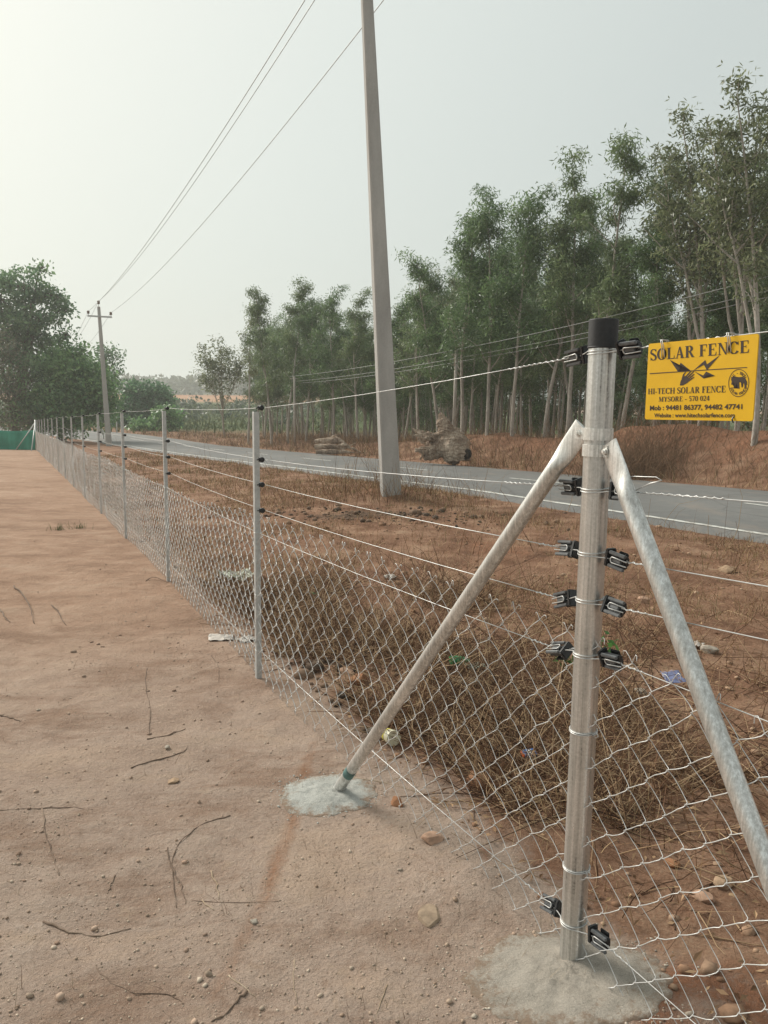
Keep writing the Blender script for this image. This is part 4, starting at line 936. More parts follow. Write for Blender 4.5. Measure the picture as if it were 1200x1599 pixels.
# low telephone line in front of the plantation
p1b = at(461, 690, 43); p1b[2] = zt(p1b[0], p1b[1]); p1t = at(460, 588, 43); p2b = at(709, 684, 29.5); p2b[2] = zt(p2b[0], p2b[1]); p2t = at(713, 548, 29.5); p3t = at(1262, 420, 18.8); p3b = p3t.copy(); p3b[2] = zt(p3t[0], p3t[1])
for (b, tp, lb) in ((p1b, p1t, 'short thin grey post before the left end of the plantation'), (p2b, p2t, 'short thin grey post among the trunks behind the stump'), (p3b, p3t, 'short thin grey post outside the right edge')):
    m = MB(); m.tube([b-[0, 0, .2], (b+tp)/2, tp], [.075, .068, .06], 10); m.box(tp-[0, 0, .12], (.5, .04, .04)); tag(m.build('telephone_pole', M['euc'], None, True), lb, 'pole', 'short posts carrying the low wires')
for k, (dz, dx) in enumerate(((.0, -.25), (-.25, .1), (-.36, .3))):
    P_ = []
    for a, b in ((p1t, p2t), (p2t, p3t)):
        tt = np.linspace(0, 1, 16); q = a+(b-a)*tt[:, None]; q[:, 2] -= .1*4*tt*(1-tt); P_.append(q+np.array([dx, 0, dz]))
    m = MB(); m.tube(np.concatenate([P_[0], P_[1][1:]]), .009, 5)
    tag(m.build('low_wire', M['cable'], None, True), ['uppermost of the thin wires strung before the plantation', 'middle of the thin wires strung before the plantation', 'lowest of the thin wires strung before the plantation'][k], 'overhead wire', 'thin wires before the plantation')

# ------------------------------------------------------------------ trees
def leafset(C, n, sig, ln, wd, cols, droop=.75, flat=1.):
    """C (m,3) clump centres -> n leaves each"""
    m_ = len(C); c = np.repeat(C, n, 0); N = len(c); s_ = np.repeat(sig, n)[:, None]
    p_ = c+np.clip(rng.normal(0, 1, (N, 3)), -1.7, 1.7)*s_*np.array([1, 1, .8*flat])
    d = rng.normal(0, 1, (N, 3)); d /= np.linalg.norm(d, axis=1)[:, None]; d[:, 2] -= droop; d /= np.linalg.norm(d, axis=1)[:, None]
    r_ = rng.normal(0, 1, (N, 3)); w_ = np.cross(d, r_); w_ /= np.linalg.norm(w_, axis=1)[:, None]
    L = ln*rng.uniform(.6, 1.35, N)[:, None]; W_ = wd*rng.uniform(.7, 1.3, N)[:, None]
    V = np.stack([p_, p_+d*L*.45+w_*W_*.5, p_+d*L, p_+d*L*.45-w_*W_*.5], 1)
    cc = np.repeat(cols, n, 0)*rng.uniform(.75, 1.25, (N, 1)); q = np.arange(N*4).reshape(-1, 4)
    return V.reshape(-1, 3), q, np.repeat(cc, 4, 0)
class Tree:
    def __init__(s): s.br = MB(); s.cl = []; s.sg = []
    def branch(s, p0, d, L, r0, r1, n=6, wob=.12, grav=0.):
        p_ = np.asarray(p0, float); d = np.asarray(d, float)/np.linalg.norm(d); pts = [p_]
        for i_ in range(n):
            d = d+rng.normal(0, wob, 3)+np.array([0, 0, grav]); d /= np.linalg.norm(d); p_ = p_+d*L/n; pts.append(p_)
        s.br.tube(pts, np.linspace(r0, r1, n+1), 7 if r0 > .03 else 4, cap=False); return np.array(pts)
    def clump(s, p_, sg): s.cl.append(p_); s.sg.append(sg)
def make_euc(h, start, spread, nb, leaves, lw=(.17, .05), cols=((.035, .052, .028), (.085, .105, .058)), fork=0, bare=.0, sg=.26):
    T = Tree(); r0 = h*.0088
    d0 = np.array([rng.normal(0, .035), rng.normal(0, .035), 1]); tr = T.branch((0, 0, -.2), d0, h*.97, r0, .012, 12, .03, .03)
    mains = [tr]
    for f_ in range(fork):
        i_ = rng.integers(2, 5); a = rng.uniform(0, 6.28); mains.append(T.branch(tr[i_], (math.cos(a)*.3, math.sin(a)*.3, 1), h*(.86-i_/13.), r0*.6, .01, 9, .06, .05))
    for mn in mains:
        n = len(mn)
        for b in range(nb):
            f_ = start+(1-start)*(b+.5*rng.random())/nb; x = f_*(n-1); i_ = min(int(x), n-2); p_ = mn[i_]+(mn[i_+1]-mn[i_])*(x-i_)
            a = rng.uniform(0, 6.28); el = rng.uniform(.35, .95); rel = (f_-start)/(1-start)
            L = h*spread*(1.05-.62*rel)*rng.uniform(.5, 1.2)
            bp = T.branch(p_, (math.cos(a)*math.sin(el+.2), math.sin(a)*math.sin(el+.2), math.cos(el)), L, r0*.3*(1.2-rel), .008, 5, .14, .04)
            for q in range(rng.integers(3, 6)):
                j = rng.integers(2, 6); c = bp[j]
                a2 = rng.uniform(0, 6.28); e2 = c+np.array([math.cos(a2), math.sin(a2), rng.uniform(-.2, .8)])*L*.3*rng.uniform(.4, 1.)
                if rng.random() > bare:
                    T.br.tube([c, (c+e2)/2+[0, 0, .03], e2], [.01, .008, .005], 3, False); T.clump(e2, sg*rng.uniform(.65, 1.35)); T.clump((c+e2)/2, sg*rng.uniform(.6, 1.1))
            T.clump(bp[-1], sg*rng.uniform(.7, 1.3))
        T.clump(mn[-1], sg); T.clump(mn[-1]-[0, 0, .25], sg*.8)
    C = np.array(T.cl); sgm = np.array(T.sg); nl = max(8, int(leaves/len(C)))
    base_ = colmix(len(C), *cols, .2)
    V, q, cc = leafset(C, nl, sgm, lw[0], lw[1], base_)
    return T, V, q, cc
def tree_meshes(tree, bark, tag_):
    T, V, q, cc = tree
    tr = T.br.build('trunk', bark, None, True); cr_ = mk('crown', V, [q], M['leaf'], cols={'Col': cc})
    d1, d2 = tr.data, cr_.data; bpy.data.objects.remove(tr); bpy.data.objects.remove(cr_); return d1, d2, tag_
def plant(dat, name, loc, s, rz, label, cat='tree', group=None, sz=None):
    r_ = empty(name, loc, label, cat, group); r_.scale = (s, s, sz or s); r_.rotation_euler = (0, 0, rz)
    for d_, nm in ((dat[0], 'trunk'), (dat[1], 'crown')):
        o = bpy.data.objects.new(nm, d_); COL.objects.link(o); o.parent = r_
    return r_
EUC = []
gr1 = ((.085, .13, .06), (.215, .275, .13)); gr2 = ((.1, .125, .065), (.245, .27, .145)); gr3 = ((.075, .13, .058), (.18, .265, .112))
for k in range(4): EUC.append(tree_meshes(make_euc(10, .30, .2, 22, 9000, lw=(.2, .04), cols=gr3, sg=.25), M['euc'], 10))     # dense
for k in range(3): EUC.append(tree_meshes(make_euc(10, .34, .19, 18, 7000, lw=(.2, .04), cols=gr1, bare=.12, sg=.23), M['euc'], 10))    # medium
for k in range(3): EUC.append(tree_meshes(make_euc(10, .38, .17, 12, 5200, cols=gr2, fork=2, bare=.25, sg=.2), M['euc'], 10))  # open, forked
for k in range(3): EUC.append(tree_meshes(make_euc(10, .5, .11, 10, 2200, cols=gr2, bare=.25, sg=.22), M['euc'], 10))   # thin
EX = [280, 372, 385, 425, 452, 478, 520, 560, 600, 640, 665, 690, 715, 760, 800, 848, 862, 885, 935, 972, 1000, 1025, 1062, 1080, 1100, 1150, 1170, 1200, 1300]
EY = [660, 560, 480, 455, 440, 470, 462, 470, 475, 470, 440, 405, 350, 310, 322, 308, 330, 245, 228, 245, 330, 365, 400, 250, 175, 180, 135, 100, 40]
def proj(P_):
    v = CR@(np.asarray(P_, float)-EYE); return 600+F*v[0]/v[2], 799.5-F*v[1]/v[2]
def height_for(x, y, frac):
    z0 = zt(x, y); px, py = proj((x, y, z0+4)); ty = np.interp(px, EX, EY)
    # shrink below the skyline of the stand
    base_y = proj((x, y, z0))[1]; ty = base_y-(base_y-ty)*frac
    lo = at(px, ty, y)[2]; return max(2.2, lo-z0), px
ktree = 0; placed = []
for k in range(3): EUC.append(tree_meshes(make_euc(10, .08, .14, 24, 5200, cols=gr3, sg=.27), M['euc'], 10))   # leafy to the ground
SH = {}
def euc_tree(px, toppx, Y, kind, label, s_w=1., group='eucalyptus trees at the front of the plantation'):
    b = at(px, 690, Y); b[2] = zt(b[0], b[1])-.05; tp = at(px, toppx-12, Y)
    h_ = tp[2]-b[2]; placed.append((b[0], b[1]))
    return plant(EUC[kind], 'eucalyptus_tree', b, h_/10*s_w*.5+.5, rng.uniform(0, 6.28), label, 'tree', group, h_/10)
front = [
 (930, 232, 25, 4, 'tall narrow eucalyptus rising behind the capped corner post, highest in the middle'),
 (885, 262, 26, 5, 'tall eucalyptus just left of the capped corner post'),
 (968, 262, 24.5, 6, 'tall eucalyptus just right of the black post cap'),
 (850, 308, 27, 0, 'dense dark eucalyptus left of the tallest middle trees'),
 (800, 322, 28, 1, 'dense leafy eucalyptus above the red mound, rounded top'),
 (760, 310, 29, 2, 'dense broad eucalyptus behind and right of the big stump'),
 (722, 345, 30, 3, 'dark eucalyptus straight behind the big uprooted stump'),
 (685, 408, 33, 0, 'lower dense eucalyptus between the near pole and the big stump'),
 (655, 450, 35, 5, 'eucalyptus just right of the near power pole'),
 (1092, 172, 21.5, 7, 'open branching eucalyptus with bare limbs above the yellow sign'),
 (1075, 250, 22.0, 8, 'forked airy eucalyptus reaching left above the yellow sign'),
 (1150, 178, 20.5, 9, 'open airy eucalyptus above the right end of the yellow sign'),
 (1178, 118, 19.0, 7, 'tall open eucalyptus with curved pale trunk at the right edge'),
 (1212, 85, 19.5, 8, 'tallest eucalyptus, cut by the right edge of the photo'),
 (1020, 362, 23, 2, 'lower bushy eucalyptus filling the gap left of the sign'),
 (450, 440, 45, 4, 'tallest eucalyptus at the left end of the plantation'),
 (425, 458, 46, 6, 'eucalyptus second from the left end of the plantation'),
 (388, 480, 50, 10, 'thin leaning eucalyptus, leftmost of the plantation'),
 (478, 472, 44, 1, 'dense eucalyptus behind the short grey post on the left'),
 (520, 464, 42, 2, 'dense eucalyptus behind the fallen log'),
 (560, 468, 40, 5, 'eucalyptus with forking pale trunk left of the near power pole'),
 (598, 474, 39, 0, 'eucalyptus standing right behind the near power pole'),
 (632, 474, 37, 6, 'eucalyptus peeking past the right side of the near power pole'),
]
for (px, ty, Y, kd_, lb) in front: euc_tree(px, ty, Y, kd_, lb)
# the stand behind them, planted in rows
tot = 0
for row in range(8):
    tt = 5.0+row*2.3
    k = kd(9.)
    while k < kd(58) and tot < 270:
        b = FAR[k]+RN[k]*(tt+rng.normal(0, .35))+tg[k]*rng.normal(0, .4)
        k += max(1, int(round((1.45 if row < 4 else 1.9)/seg)))
        x, y = b; px, _ = proj((x, y, zt(x, y)+3))
        if px < 392 or px > 1290 or (px < 430 and row > 3): continue
        if any((x-a)**2+(y-c)**2 < .8 for a, c in placed): continue
        frac = rng.uniform(.55, .93) if px < 840 else rng.uniform(.42, .8); h_, _ = height_for(x, y, frac); h_ = min(h_, 12.5)
        kd_ = int(rng.choice([0, 1, 2, 3, 4, 5, 6, 10, 11, 12, 12, 11])) if row < 3 else int(rng.choice([0, 1, 2, 3, 3, 4, 5, 6, 10, 11]))
        if row >= 4 and rng.random() < .75: kd_ = int(rng.integers(13, 16))
        plant(EUC[kd_], 'eucalyptus_tree', (x, y, zt(x, y)-.05), .45+h_/20, rng.uniform(0, 6.28), 'slender eucalyptus crowded inside the plantation, behind its front trees', 'tree', 'eucalyptus trees inside the plantation', h_/10)
        placed.append((x, y)); tot += 1
print('stand', tot)
# lone tree left of the plantation
dat = tree_meshes(make_euc(8, .3, .34, 8, 4200, cols=gr2, fork=4, bare=.12, sg=.3, lw=(.24, .075)), M['euc'], 8)
b = at(352, 677, 60); b[2] = zt(b[0], b[1]); hh = at(350, 535, 60)[2]-b[2]
plant(dat, 'eucalyptus_tree', b, hh/8*1.3, .6, 'lone airy several-stemmed tree across the road, left of the plantation', 'tree', None, hh/8)

def make_broad(blobs, leaves, ln, wd, cols, trunk_r, limbs=10, sgm=.5, droop=.3, brown=None, dens=None):
    """blobs: (x,y,z,rx,ry,rz) ; leaf clumps are spread over and through them on limbs"""
    T = Tree(); C = []; cc = []
    vol = np.array([b[3]*b[4]*b[5] for b in blobs])**.67; tot_ = int(leaves/26); cnt = np.maximum(4, (vol/vol.sum()*tot_).astype(int))
    topz = max(b[2] for b in blobs)
    tr = T.branch((0, 0, -.3), (0.03, 0, 1), topz*.85, trunk_r, trunk_r*.35, 8, .07, .03)
    for b, n in zip(blobs, cnt):
        d = rng.normal(0, 1, (n, 3)); d /= np.linalg.norm(d, axis=1)[:, None]; r_ = rng.uniform(.35, 1.08, n)[:, None]**.55
        p_ = np.array(b[:3])+d*r_*np.array(b[3:6]); keep = p_[:, 2] > .25; p_ = p_[keep]; C.append(p_); cc.append(colmix(len(p_), *(cols if len(b) < 7 else b[6]), .22))
        i_ = rng.integers(1, len(tr)-2); s_ = tr[i_]
        e = np.array(b[:3]); T.br.tube([s_, s_*.5+e*.5+[0, 0, .2], e], [trunk_r*.4, trunk_r*.25, trunk_r*.1], 6, False)
        for c_ in p_[rng.random(len(p_)) < limbs/ max(10, len(p_))*2]: T.br.tube([e, (e+c_)/2+rng.normal(0, .15, 3), c_], [trunk_r*.14, trunk_r*.09, .01], 4, False)
    C = np.concatenate(C); cc = np.concatenate(cc)
    V, q, col = leafset(C, 26, np.full(len(C), sgm), ln, wd, cc, droop); return T, V, q, col
gA = ((.07, .15, .075), (.19, .29, .14)); gB = ((.095, .21, .08), (.23, .36, .15)); gD = ((.13, .135, .09), (.24, .23, .16)); gC = ((.065, .165, .08), (.155, .27, .135))
def broad(name, px, base_y, Y, blobs_px, leaves, label, cols, ln=.28, wd=.16, tr=.25, sg=.45, droop=.3, cat='tree', limbs=10):
    b = at(px, base_y, Y); b[2] = zt(b[0], b[1]); bl = []
    for (x, y, rx, ry, dy, *cl) in blobs_px:
        c = at(x, y, Y+dy); k = Y/F; bl.append((c[0]-b[0], dy, c[2]-b[2], rx*k, max(rx, ry)*k*.8, ry*k, *cl))
    d_ = tree_meshes(make_broad(bl, leaves, ln, wd, cols, tr, limbs, sg, droop), M['bark'], 1)
    r_ = empty(name, b, label, cat)
    for m_, nm in ((d_[0], 'trunk'), (d_[1], 'crown')):
        o = bpy.data.objects.new(nm, m_); COL.objects.link(o); o.parent = r_
    return r_
broad('broadleaf_tree', 25, 690, 56, [(38, 448, 34, 28, 0), (0, 465, 38, 42, 1), (80, 462, 22, 13, 0), (98, 482, 20, 9, 0), (58, 498, 40, 15, -1), (104, 522, 15, 6, 0), (84, 538, 16, 7, 0), (45, 530, 36, 15, 0), (12, 520, 36, 34, 0), (-45, 490, 50, 60, 1), (62, 420, 10, 6, 0), (50, 560, 40, 14, 0)], 14000, 'big dark spreading tree behind the green net at the left edge', gA, .3, .15, .35, .33)
broad('thicket', 22, 690, 52, [(5, 565, 22, 55, 0, gD), (38, 600, 20, 50, 0, gA), (-20, 600, 40, 70, 0, gA), (25, 655, 45, 24, 0, gD), (62, 640, 20, 36, 0, gA), (20, 610, 14, 50, 0, gD)], 6000, 'dusty brown leafless thicket and creepers right above the green net', gD, .3, .1, .12, .4, .5, 'bush', 40)
broad('leafy_bush', 95, 690, 54, [(95, 590, 45, 40, 0), (140, 610, 36, 45, 0), (80, 640, 50, 36, -1), (112, 655, 22, 24, -1), (158, 632, 20, 26, 0), (105, 560, 28, 22, 1)], 13000, 'dense green bushy tree left of the distant power pole', gB, .3, .16, .2, .42)
broad('broadleaf_tree', 165, 684, 82, [(165, 560, 20, 24, 0), (150, 580, 22, 26, 0), (178, 585, 14, 18, 0), (170, 615, 20, 24, 0), (145, 630, 22, 26, 0), (184, 560, 8, 8, 0), (160, 645, 22, 16, 0)], 4600, 'ragged tree with gappy crown directly behind the distant power pole', gA, .32, .16, .2, .4)
broad('round_tree', 232, 688, 78, [(232, 625, 34, 26, 0), (210, 640, 26, 24, 0), (250, 632, 20, 20, 0), (235, 655, 40, 20, 0), (205, 605, 12, 6, 0), (262, 655, 16, 22, -1), (195, 655, 12, 16, 0)], 9500, 'round dark green tree across the road right of the distant pole', gC, .4, .22, .25, .5)
broad('shrub', 240, 690, 70, [(225, 668, 28, 14, 0), (258, 668, 22, 16, 0), (262, 650, 20, 12, 0)], 3600, 'low spreading green shrub in front of the round tree', gB, .34, .18, .12, .35, .3, 'shrub')
# wooded ridge far away
C = np.concatenate([np.stack([rng.uniform(-330, 60, 800), rng.uniform(330, 600, 800)], -1)]); hz_ = terrain(C[:, 0], C[:, 1]); CC = []
for (x, y), z in zip(C, hz_):
    for _ in range(3): CC.append((x+rng.normal(0, 3), y+rng.normal(0, 3), z+rng.uniform(.8, 6)))
CC = np.array(CC); V, q, col = leafset(CC, 9, np.full(len(CC), 1.6), 2.6, 2.0, colmix(len(CC), (.04, .06, .035), (.09, .1, .06)), .1)
tag(mk('far_treeline', V, [q], M['leaf'], cols={'Col': col}), 'distant hazy line of trees on the ridge', 'treeline', None, 'stuff')
C = np.stack([rng.uniform(-70, -12, 90), rng.uniform(85, 190, 90)], -1); hz_ = terrain(C[:, 0], C[:, 1]); CC = np.repeat(np.stack([C[:, 0], C[:, 1], hz_+.5], -1), 3, 0)+rng.normal(0, .6, (270, 3))
V, q, col = leafset(CC, 14, np.full(len(CC), .6), .7, .5, colmix(len(CC), (.03, .055, .028), (.08, .1, .05)), .1)
tag(mk('field_shrubbery', V, [q], M['leaf'], cols={'Col': col}), 'scattered small bushes in the green field beyond the road', 'bushes', None, 'stuff')

# ------------------------------------------------------------------ green net at the far end of the field
nx_ = 60; xs_ = np.linspace(0, 1, nx_); e0 = np.array([FEND[0]-.1, FEND[1]+.15]); e1 = np.array([FEND[0]-19, FEND[1]+1.5]); V = []
for side in (0, .012):
    for r_ in range(9):
        f_ = r_/8; xy = e0+(e1-e0)*xs_[:, None]; wob = fbm(xs_*14, f_*2+0*xs_, 120, 3)*.25
        topv = 1.02+.10*fbm(xs_*9, 0*xs_, 121, 2)*2-.05*np.abs(np.sin(xs_*22))
        V.append(np.stack([xy[:, 0], xy[:, 1]+wob+side, terrain(xy[:, 0], xy[:, 1])+topv*f_-.02], -1))
V = np.array(V).reshape(-1, 3); i_ = np.arange(8)[:, None]*nx_; j_ = np.arange(nx_-1)[None]
q1 = np.stack([i_+j_, i_+j_+1, i_+nx_+j_+1, i_+nx_+j_], -1).reshape(-1, 4); off = 9*nx_
rim = np.array([(8*nx_+j, 8*nx_+j+1, off+8*nx_+j+1, off+8*nx_+j) for j in range(nx_-1)])
rt_ = empty('shade_net', (*e0, zt(*e0)), 'green shade-net screen across the far end of the field', 'net')
mk('netting', V, [q1, q1[:, ::-1]+off, rim], M['net'], rt_, True, org=(*e0, zt(*e0)))
for f_ in np.linspace(.12, .95, 6):
    p_ = e0+(e1-e0)*f_; b = np.array([p_[0], p_[1]+.25, zt(*p_)]); m = MB((*e0, zt(*e0))); m.tube([b-[0, 0, .1], b+[.02, 0, 1.25]], .03, 7); m.build('stake', M['stick'], rt_, True)

# ------------------------------------------------------------------ stumps, roadside bits
def woody(name, pts, label, cat, disp=.05, vox=.05, hollow=None):
    m = MB()
    for P_, r_ in pts: m.tube(P_, r_, 12)
    o = m.build(name, M['stump']); md = o.modifiers.new('r', 'REMESH'); md.mode = 'VOXEL'; md.voxel_size = vox
    dg = bpy.context.evaluated_depsgraph_get(); me = bpy.data.meshes.new_from_object(o.evaluated_get(dg)); old = o.data; o.modifiers.clear(); o.data = me; bpy.data.meshes.remove(old)
    bm = bmesh.new(); bm.from_mesh(me); bm.normal_update()
    for v in bm.verts:
        c = v.co; n_ = float(fbm(np.array([c.x*3+c.z*2.2]), np.array([c.y*3+c.z*5]), 7, 4)[0]); n2_ = abs(float(fbm(np.array([(c.x+c.y)*4+c.z*9]), np.array([c.z*7-c.x*3]), 17, 3)[0])); v.co = c+v.normal*(n_*disp*2.4-n2_*disp*2.2)
    bm.to_mesh(me); bm.free(); me.materials.clear(); me.materials.append(M['stump'])
    for p_ in me.polygons: p_.use_smooth = False
    cen = np.mean([np.mean(np.array(P_), 0) for P_, _ in pts], 0); cen[2] = zt(cen[0], cen[1])
    for v in me.vertices: v.co = v.co-Vector(cen)
    r_ = empty(name, cen, label, cat); o.parent = r_; o.name = 'wood'
    return r_, cen
Ys = 25.8
def sp_(x, y, dy=0.): return at(x, y, Ys+dy)
pts = [([sp_(703, 676, .2), sp_(709, 690), sp_(713, 704, -.1), sp_(714, 720, -.1)], [.34, .46, .5, .44]), ([sp_(712, 690, -.1), sp_(722, 698, -.2), sp_(729, 710, -.2)], [.34, .3, .22]),
       ([sp_(704, 688, .1), sp_(696, 672), sp_(691, 658), sp_(688, 643)], [.36, .29, .21, .09]),
       ([sp_(700, 700, .2), sp_(706, 708, .1), sp_(712, 719, -.1)], [.38, .36, .28]),
       ([sp_(698, 690), sp_(684, 690, .2), sp_(670, 698, .1), sp_(662, 712)], [.3, .22, .17, .1]),
       ([sp_(690, 686, .3), sp_(672, 682), sp_(657, 676), sp_(645, 669)], [.26, .15, .1, .03]),
       ([sp_(690, 700), sp_(674, 702, -.2), sp_(660, 704, -.3), sp_(648, 702, -.3)], [.26, .2, .14, .05]),
       ([sp_(690, 694, .1), sp_(672, 690, .3), sp_(660, 690, .2), sp_(652, 684, .2)], [.22, .16, .08, .03]),
       ([sp_(690, 706, .1), sp_(676, 712, -.2), sp_(662, 716, -.3)], [.2, .13, .05]),
       ([sp_(714, 688), sp_(722, 680), sp_(728, 672)], [.2, .1, .03]), ([sp_(722, 694), sp_(730, 690), sp_(734, 694)], [.17, .1, .06])]
rs = np.random.default_rng(12)
for _ in range(16):
    a = sp_(rs.uniform(666, 700), rs.uniform(682, 708), rs.uniform(-.3, .3)); d_ = np.array([rs.uniform(-1, -.1), rs.uniform(-.7, .5), rs.uniform(-.5, .7)]); L_ = rs.uniform(.25, .6)
    pts.append(([a, a+d_*L_*.5+rs.normal(0, .06, 3), a+d_*L_+rs.normal(0, .1, 3)], [.085, .05, .02]))
r_, cen = woody('uprooted_stump', pts, 'big weathered uprooted stump with a root spike, on the bank across the road', 'tree stump', .07, .03)
m = MB(cen); a = sp_(727, 709, -.3); m.tube([a, a+[.05, -.10, 0], a+[.075, -.16, .0]], [.2, .19, .12], 9); bevel(m.build('hollow_shade_plug', M['hollow'], r_), .02, 1)  # solid dark plug; its colour stands in for the shade of a hollow
Ys = 34
pts = [([sp_(492, 689, .2), sp_(512, 688, .1), sp_(530, 690), sp_(548, 700)], [.1, .15, .14, .07]), ([sp_(491, 698, -.2), sp_(512, 697, -.2), sp_(540, 700, -.3)], [.13, .15, .07]), ([sp_(493, 706, -.5), sp_(518, 705, -.5), sp_(548, 706, -.6)], [.12, .13, .07]),
       ([sp_(514, 692), sp_(525, 683), sp_(538, 692, -.3), sp_(558, 705, -.3)], [.06, .08, .08, .04]), ([sp_(505, 690, .3), sp_(520, 683, .3), sp_(528, 678)], [.1, .07, .02]), ([sp_(538, 698, -.2), sp_(552, 700, -.4), sp_(564, 706, -.5)], [.08, .06, .02]), ([sp_(530, 695, -.3), sp_(548, 695, -.5), sp_(557, 691, -.5)], [.07, .05, .02]), ([sp_(535, 704, -.4), sp_(552, 707, -.5), sp_(568, 708, -.4)], [.08, .05, .02])]
woody('fallen_log', pts, 'grey fallen log lying across the road left of the near power pole', 'log', .04, .026)
# white curved marker at the bend and thin white post
m = MB(); c = [at(149, 667, 57), at(154, 668, 57), at(159, 672, 57), at(162, 678, 57)]; m.tube(c, [.05, .12, .13, .1], 8); g0 = at(160, 680, 57); m.tube([np.array([c[1][0], 57, zt(c[1][0], 57)]), c[1]], .04, 6); m.tube([np.array([c[3][0], 57, zt(c[3][0], 57)-.05]), c[3]], .05, 6)
tag(m.build('road_marker', M['white'], None, True), 'small white curved rail beside the road at the far bend', 'guard rail')
b = at(183, 676, 66); b[2] = zt(b[0], b[1]); tp = at(181.5, 633, 66); m = MB(); m.tube([b-[0, 0, .2], tp], [.06, .05], 8); tag(m.build('white_post', M['white'], None, True), 'thin pale post across the road between the distant pole and round tree', 'post')

# ------------------------------------------------------------------ litter, stones, sticks
def put(o, label, cat, group=None): return tag(o, label, cat, group)
# cup
c = ground(608, 1160); c = c+[.0, 0, .035]; ax = np.array([.35, -.75, .12]); ax /= np.linalg.norm(ax)
r0_ = empty('plastic_cup', c, 'crushed cream plastic cup with yellow band lying behind the mesh beside the left brace', 'cup')
def cupm(name, ts, rs, mat):
    m = MB(c); m.tube([c+ax*t_ for t_ in ts], rs, 20, False); return autosmooth(m.build(name, mat, r0_), 60)
cupm('cup_wall', [-.05, -.049, -.02, .02, .045, .05, .046, .0, -.04], [.006, .026, .030, .034, .037, .036, .034, .030, .025], M['cup']); cupm('label_band', [-.018, .004], [.0312, .0335], M['cupband'])
m = MB(c); 
th = np.linspace(0, 2*np.pi, 15)[:-1]; cc_ = c-ax*.03+np.array([-.05, .03, -.005]); m.add([cc_+np.array([.04*math.cos(a)*(1+.3*math.sin(3*a)), .012*math.sin(2*a), .03*math.sin(a)+.005]) for a in th]+[cc_+[0, -.012, 0]], tris=[(i_, (i_+1) % 14, 14) for i_ in range(14)]); m.build('torn_flap', M['paper'], r0_, True)
# bottle
c = ground(716, 1052)+[0, 0, .07]; ax = np.array([.93, .3, -.1]); ax /= np.linalg.norm(ax)
m = MB(); m.tube([c-ax*.055, c-ax*.053, c-ax*.0, c+ax*.03, c+ax*.045, c+ax*.07, c+ax*.072], [.01, .028, .029, .026, .012, .011, .004], 18); put(autosmooth(m.build('plastic_bottle', M['greenp'])), 'small bright green plastic bottle lying in the dead weeds', 'bottle')
def crumple(name, px, py, sx, sy, mat, label, cat, seed, lift=.02, rot=0., amp=.025, tilt=0.):
    c = ground(px, py); n = 12; V = []
    for s_ in (0, .0016):
        for j in range(n):
            for i_ in range(n):
                u = (i_/(n-1)-.5); v = (j/(n-1)-.5); e = 1+.3*float(fbm(np.array([u*3+seed]), np.array([v*3]), seed, 3)[0])
                x = u*sx*e; y = v*sy*e; X_ = x*math.cos(rot)-y*math.sin(rot); Y_ = x*math.sin(rot)+y*math.cos(rot)
                V.append(c+np.array([X_, Y_, lift+tilt*v*sy+amp*2*float(fbm(np.array([u*5+seed]), np.array([v*5]), seed+2, 3)[0])+s_]))
    i_ = (np.arange(n-1)[:, None]*n+np.arange(n-1)[None]).ravel(); q = np.stack([i_, i_+1, i_+n+1, i_+n], -1); b_ = n*n
    ed = [j for j in range(n)]+[n*j+n-1 for j in range(1, n)]+[n*(n-1)+j for j in range(n-2, -1, -1)]+[n*j for j in range(n-2, 0, -1)]
    side = np.array([(ed[k], ed[(k+1) % len(ed)], b_+ed[(k+1) % len(ed)], b_+ed[k]) for k in range(len(ed))])
    return put(mk(name, np.array(V), [q[:, ::-1], q+b_, side], mat, smooth=True), label, cat)
crumple('torn_bag', 373, 908, .28, .3, M['paperg'], 'pale greenish torn plastic scrap behind the mesh near the first line post', 'litter', 3, .05, .5, .06)
crumple('paper_scrap', 345, 998, .17, .12, M['paper'], 'flat white paper scrap on the soil at the foot of the mesh', 'litter', 5, .012, .2, .015)
crumple('paper_scrap', 385, 1000, .13, .1, M['paper'], 'smaller dusty scrap beside the flat white paper', 'litter', 6, .012, .8, .02)
crumple('card_packet', 1050, 1073, .115, .10, M['bluegrey'], 'bent blue-grey card lying in weeds beside the right brace', 'litter', 7, .06, .1, .012, .35)
crumple('plastic_wrapper', 888, 950, .05, .03, M['paper'], 'small shiny crumpled wrapper just left of the corner pipe', 'litter', 9, .02, .3, .02)
crumple('paper_scrap', 725, 1068, .16, .1, M['straw'], 'dirty tan rag lying below the green bottle', 'litter', 11, .02, .3, .04)
crumple('plastic_scrap', 742, 1046, .12, .07, M['paperg'], 'pale greenish plastic scrap just right of the green bottle', 'litter', 21, .02, .5, .03)
crumple('plastic_shard', 492, 934, .07, .05, M['greenp'], 'tiny green plastic shard in the weeds, midway between first line post and left brace', 'litter', 22, .03, .2, .02)
crumple('paper_scrap', 610, 905, .12, .09, M['paper'], 'pale paper scrap lying beyond the top of the mesh, left of the brace', 'litter', 23, .02, .9, .03)
crumple('paper_scrap', 690, 1000, .1, .07, M['paperg'], 'pale torn scrap above the green bottle', 'litter', 24, .03, .4, .03)
crumple('paper_scrap', 1090, 1010, .09, .06, M['paper'], 'small white scrap among the verge stones right of the brace', 'litter', 25, .02, .7, .02)
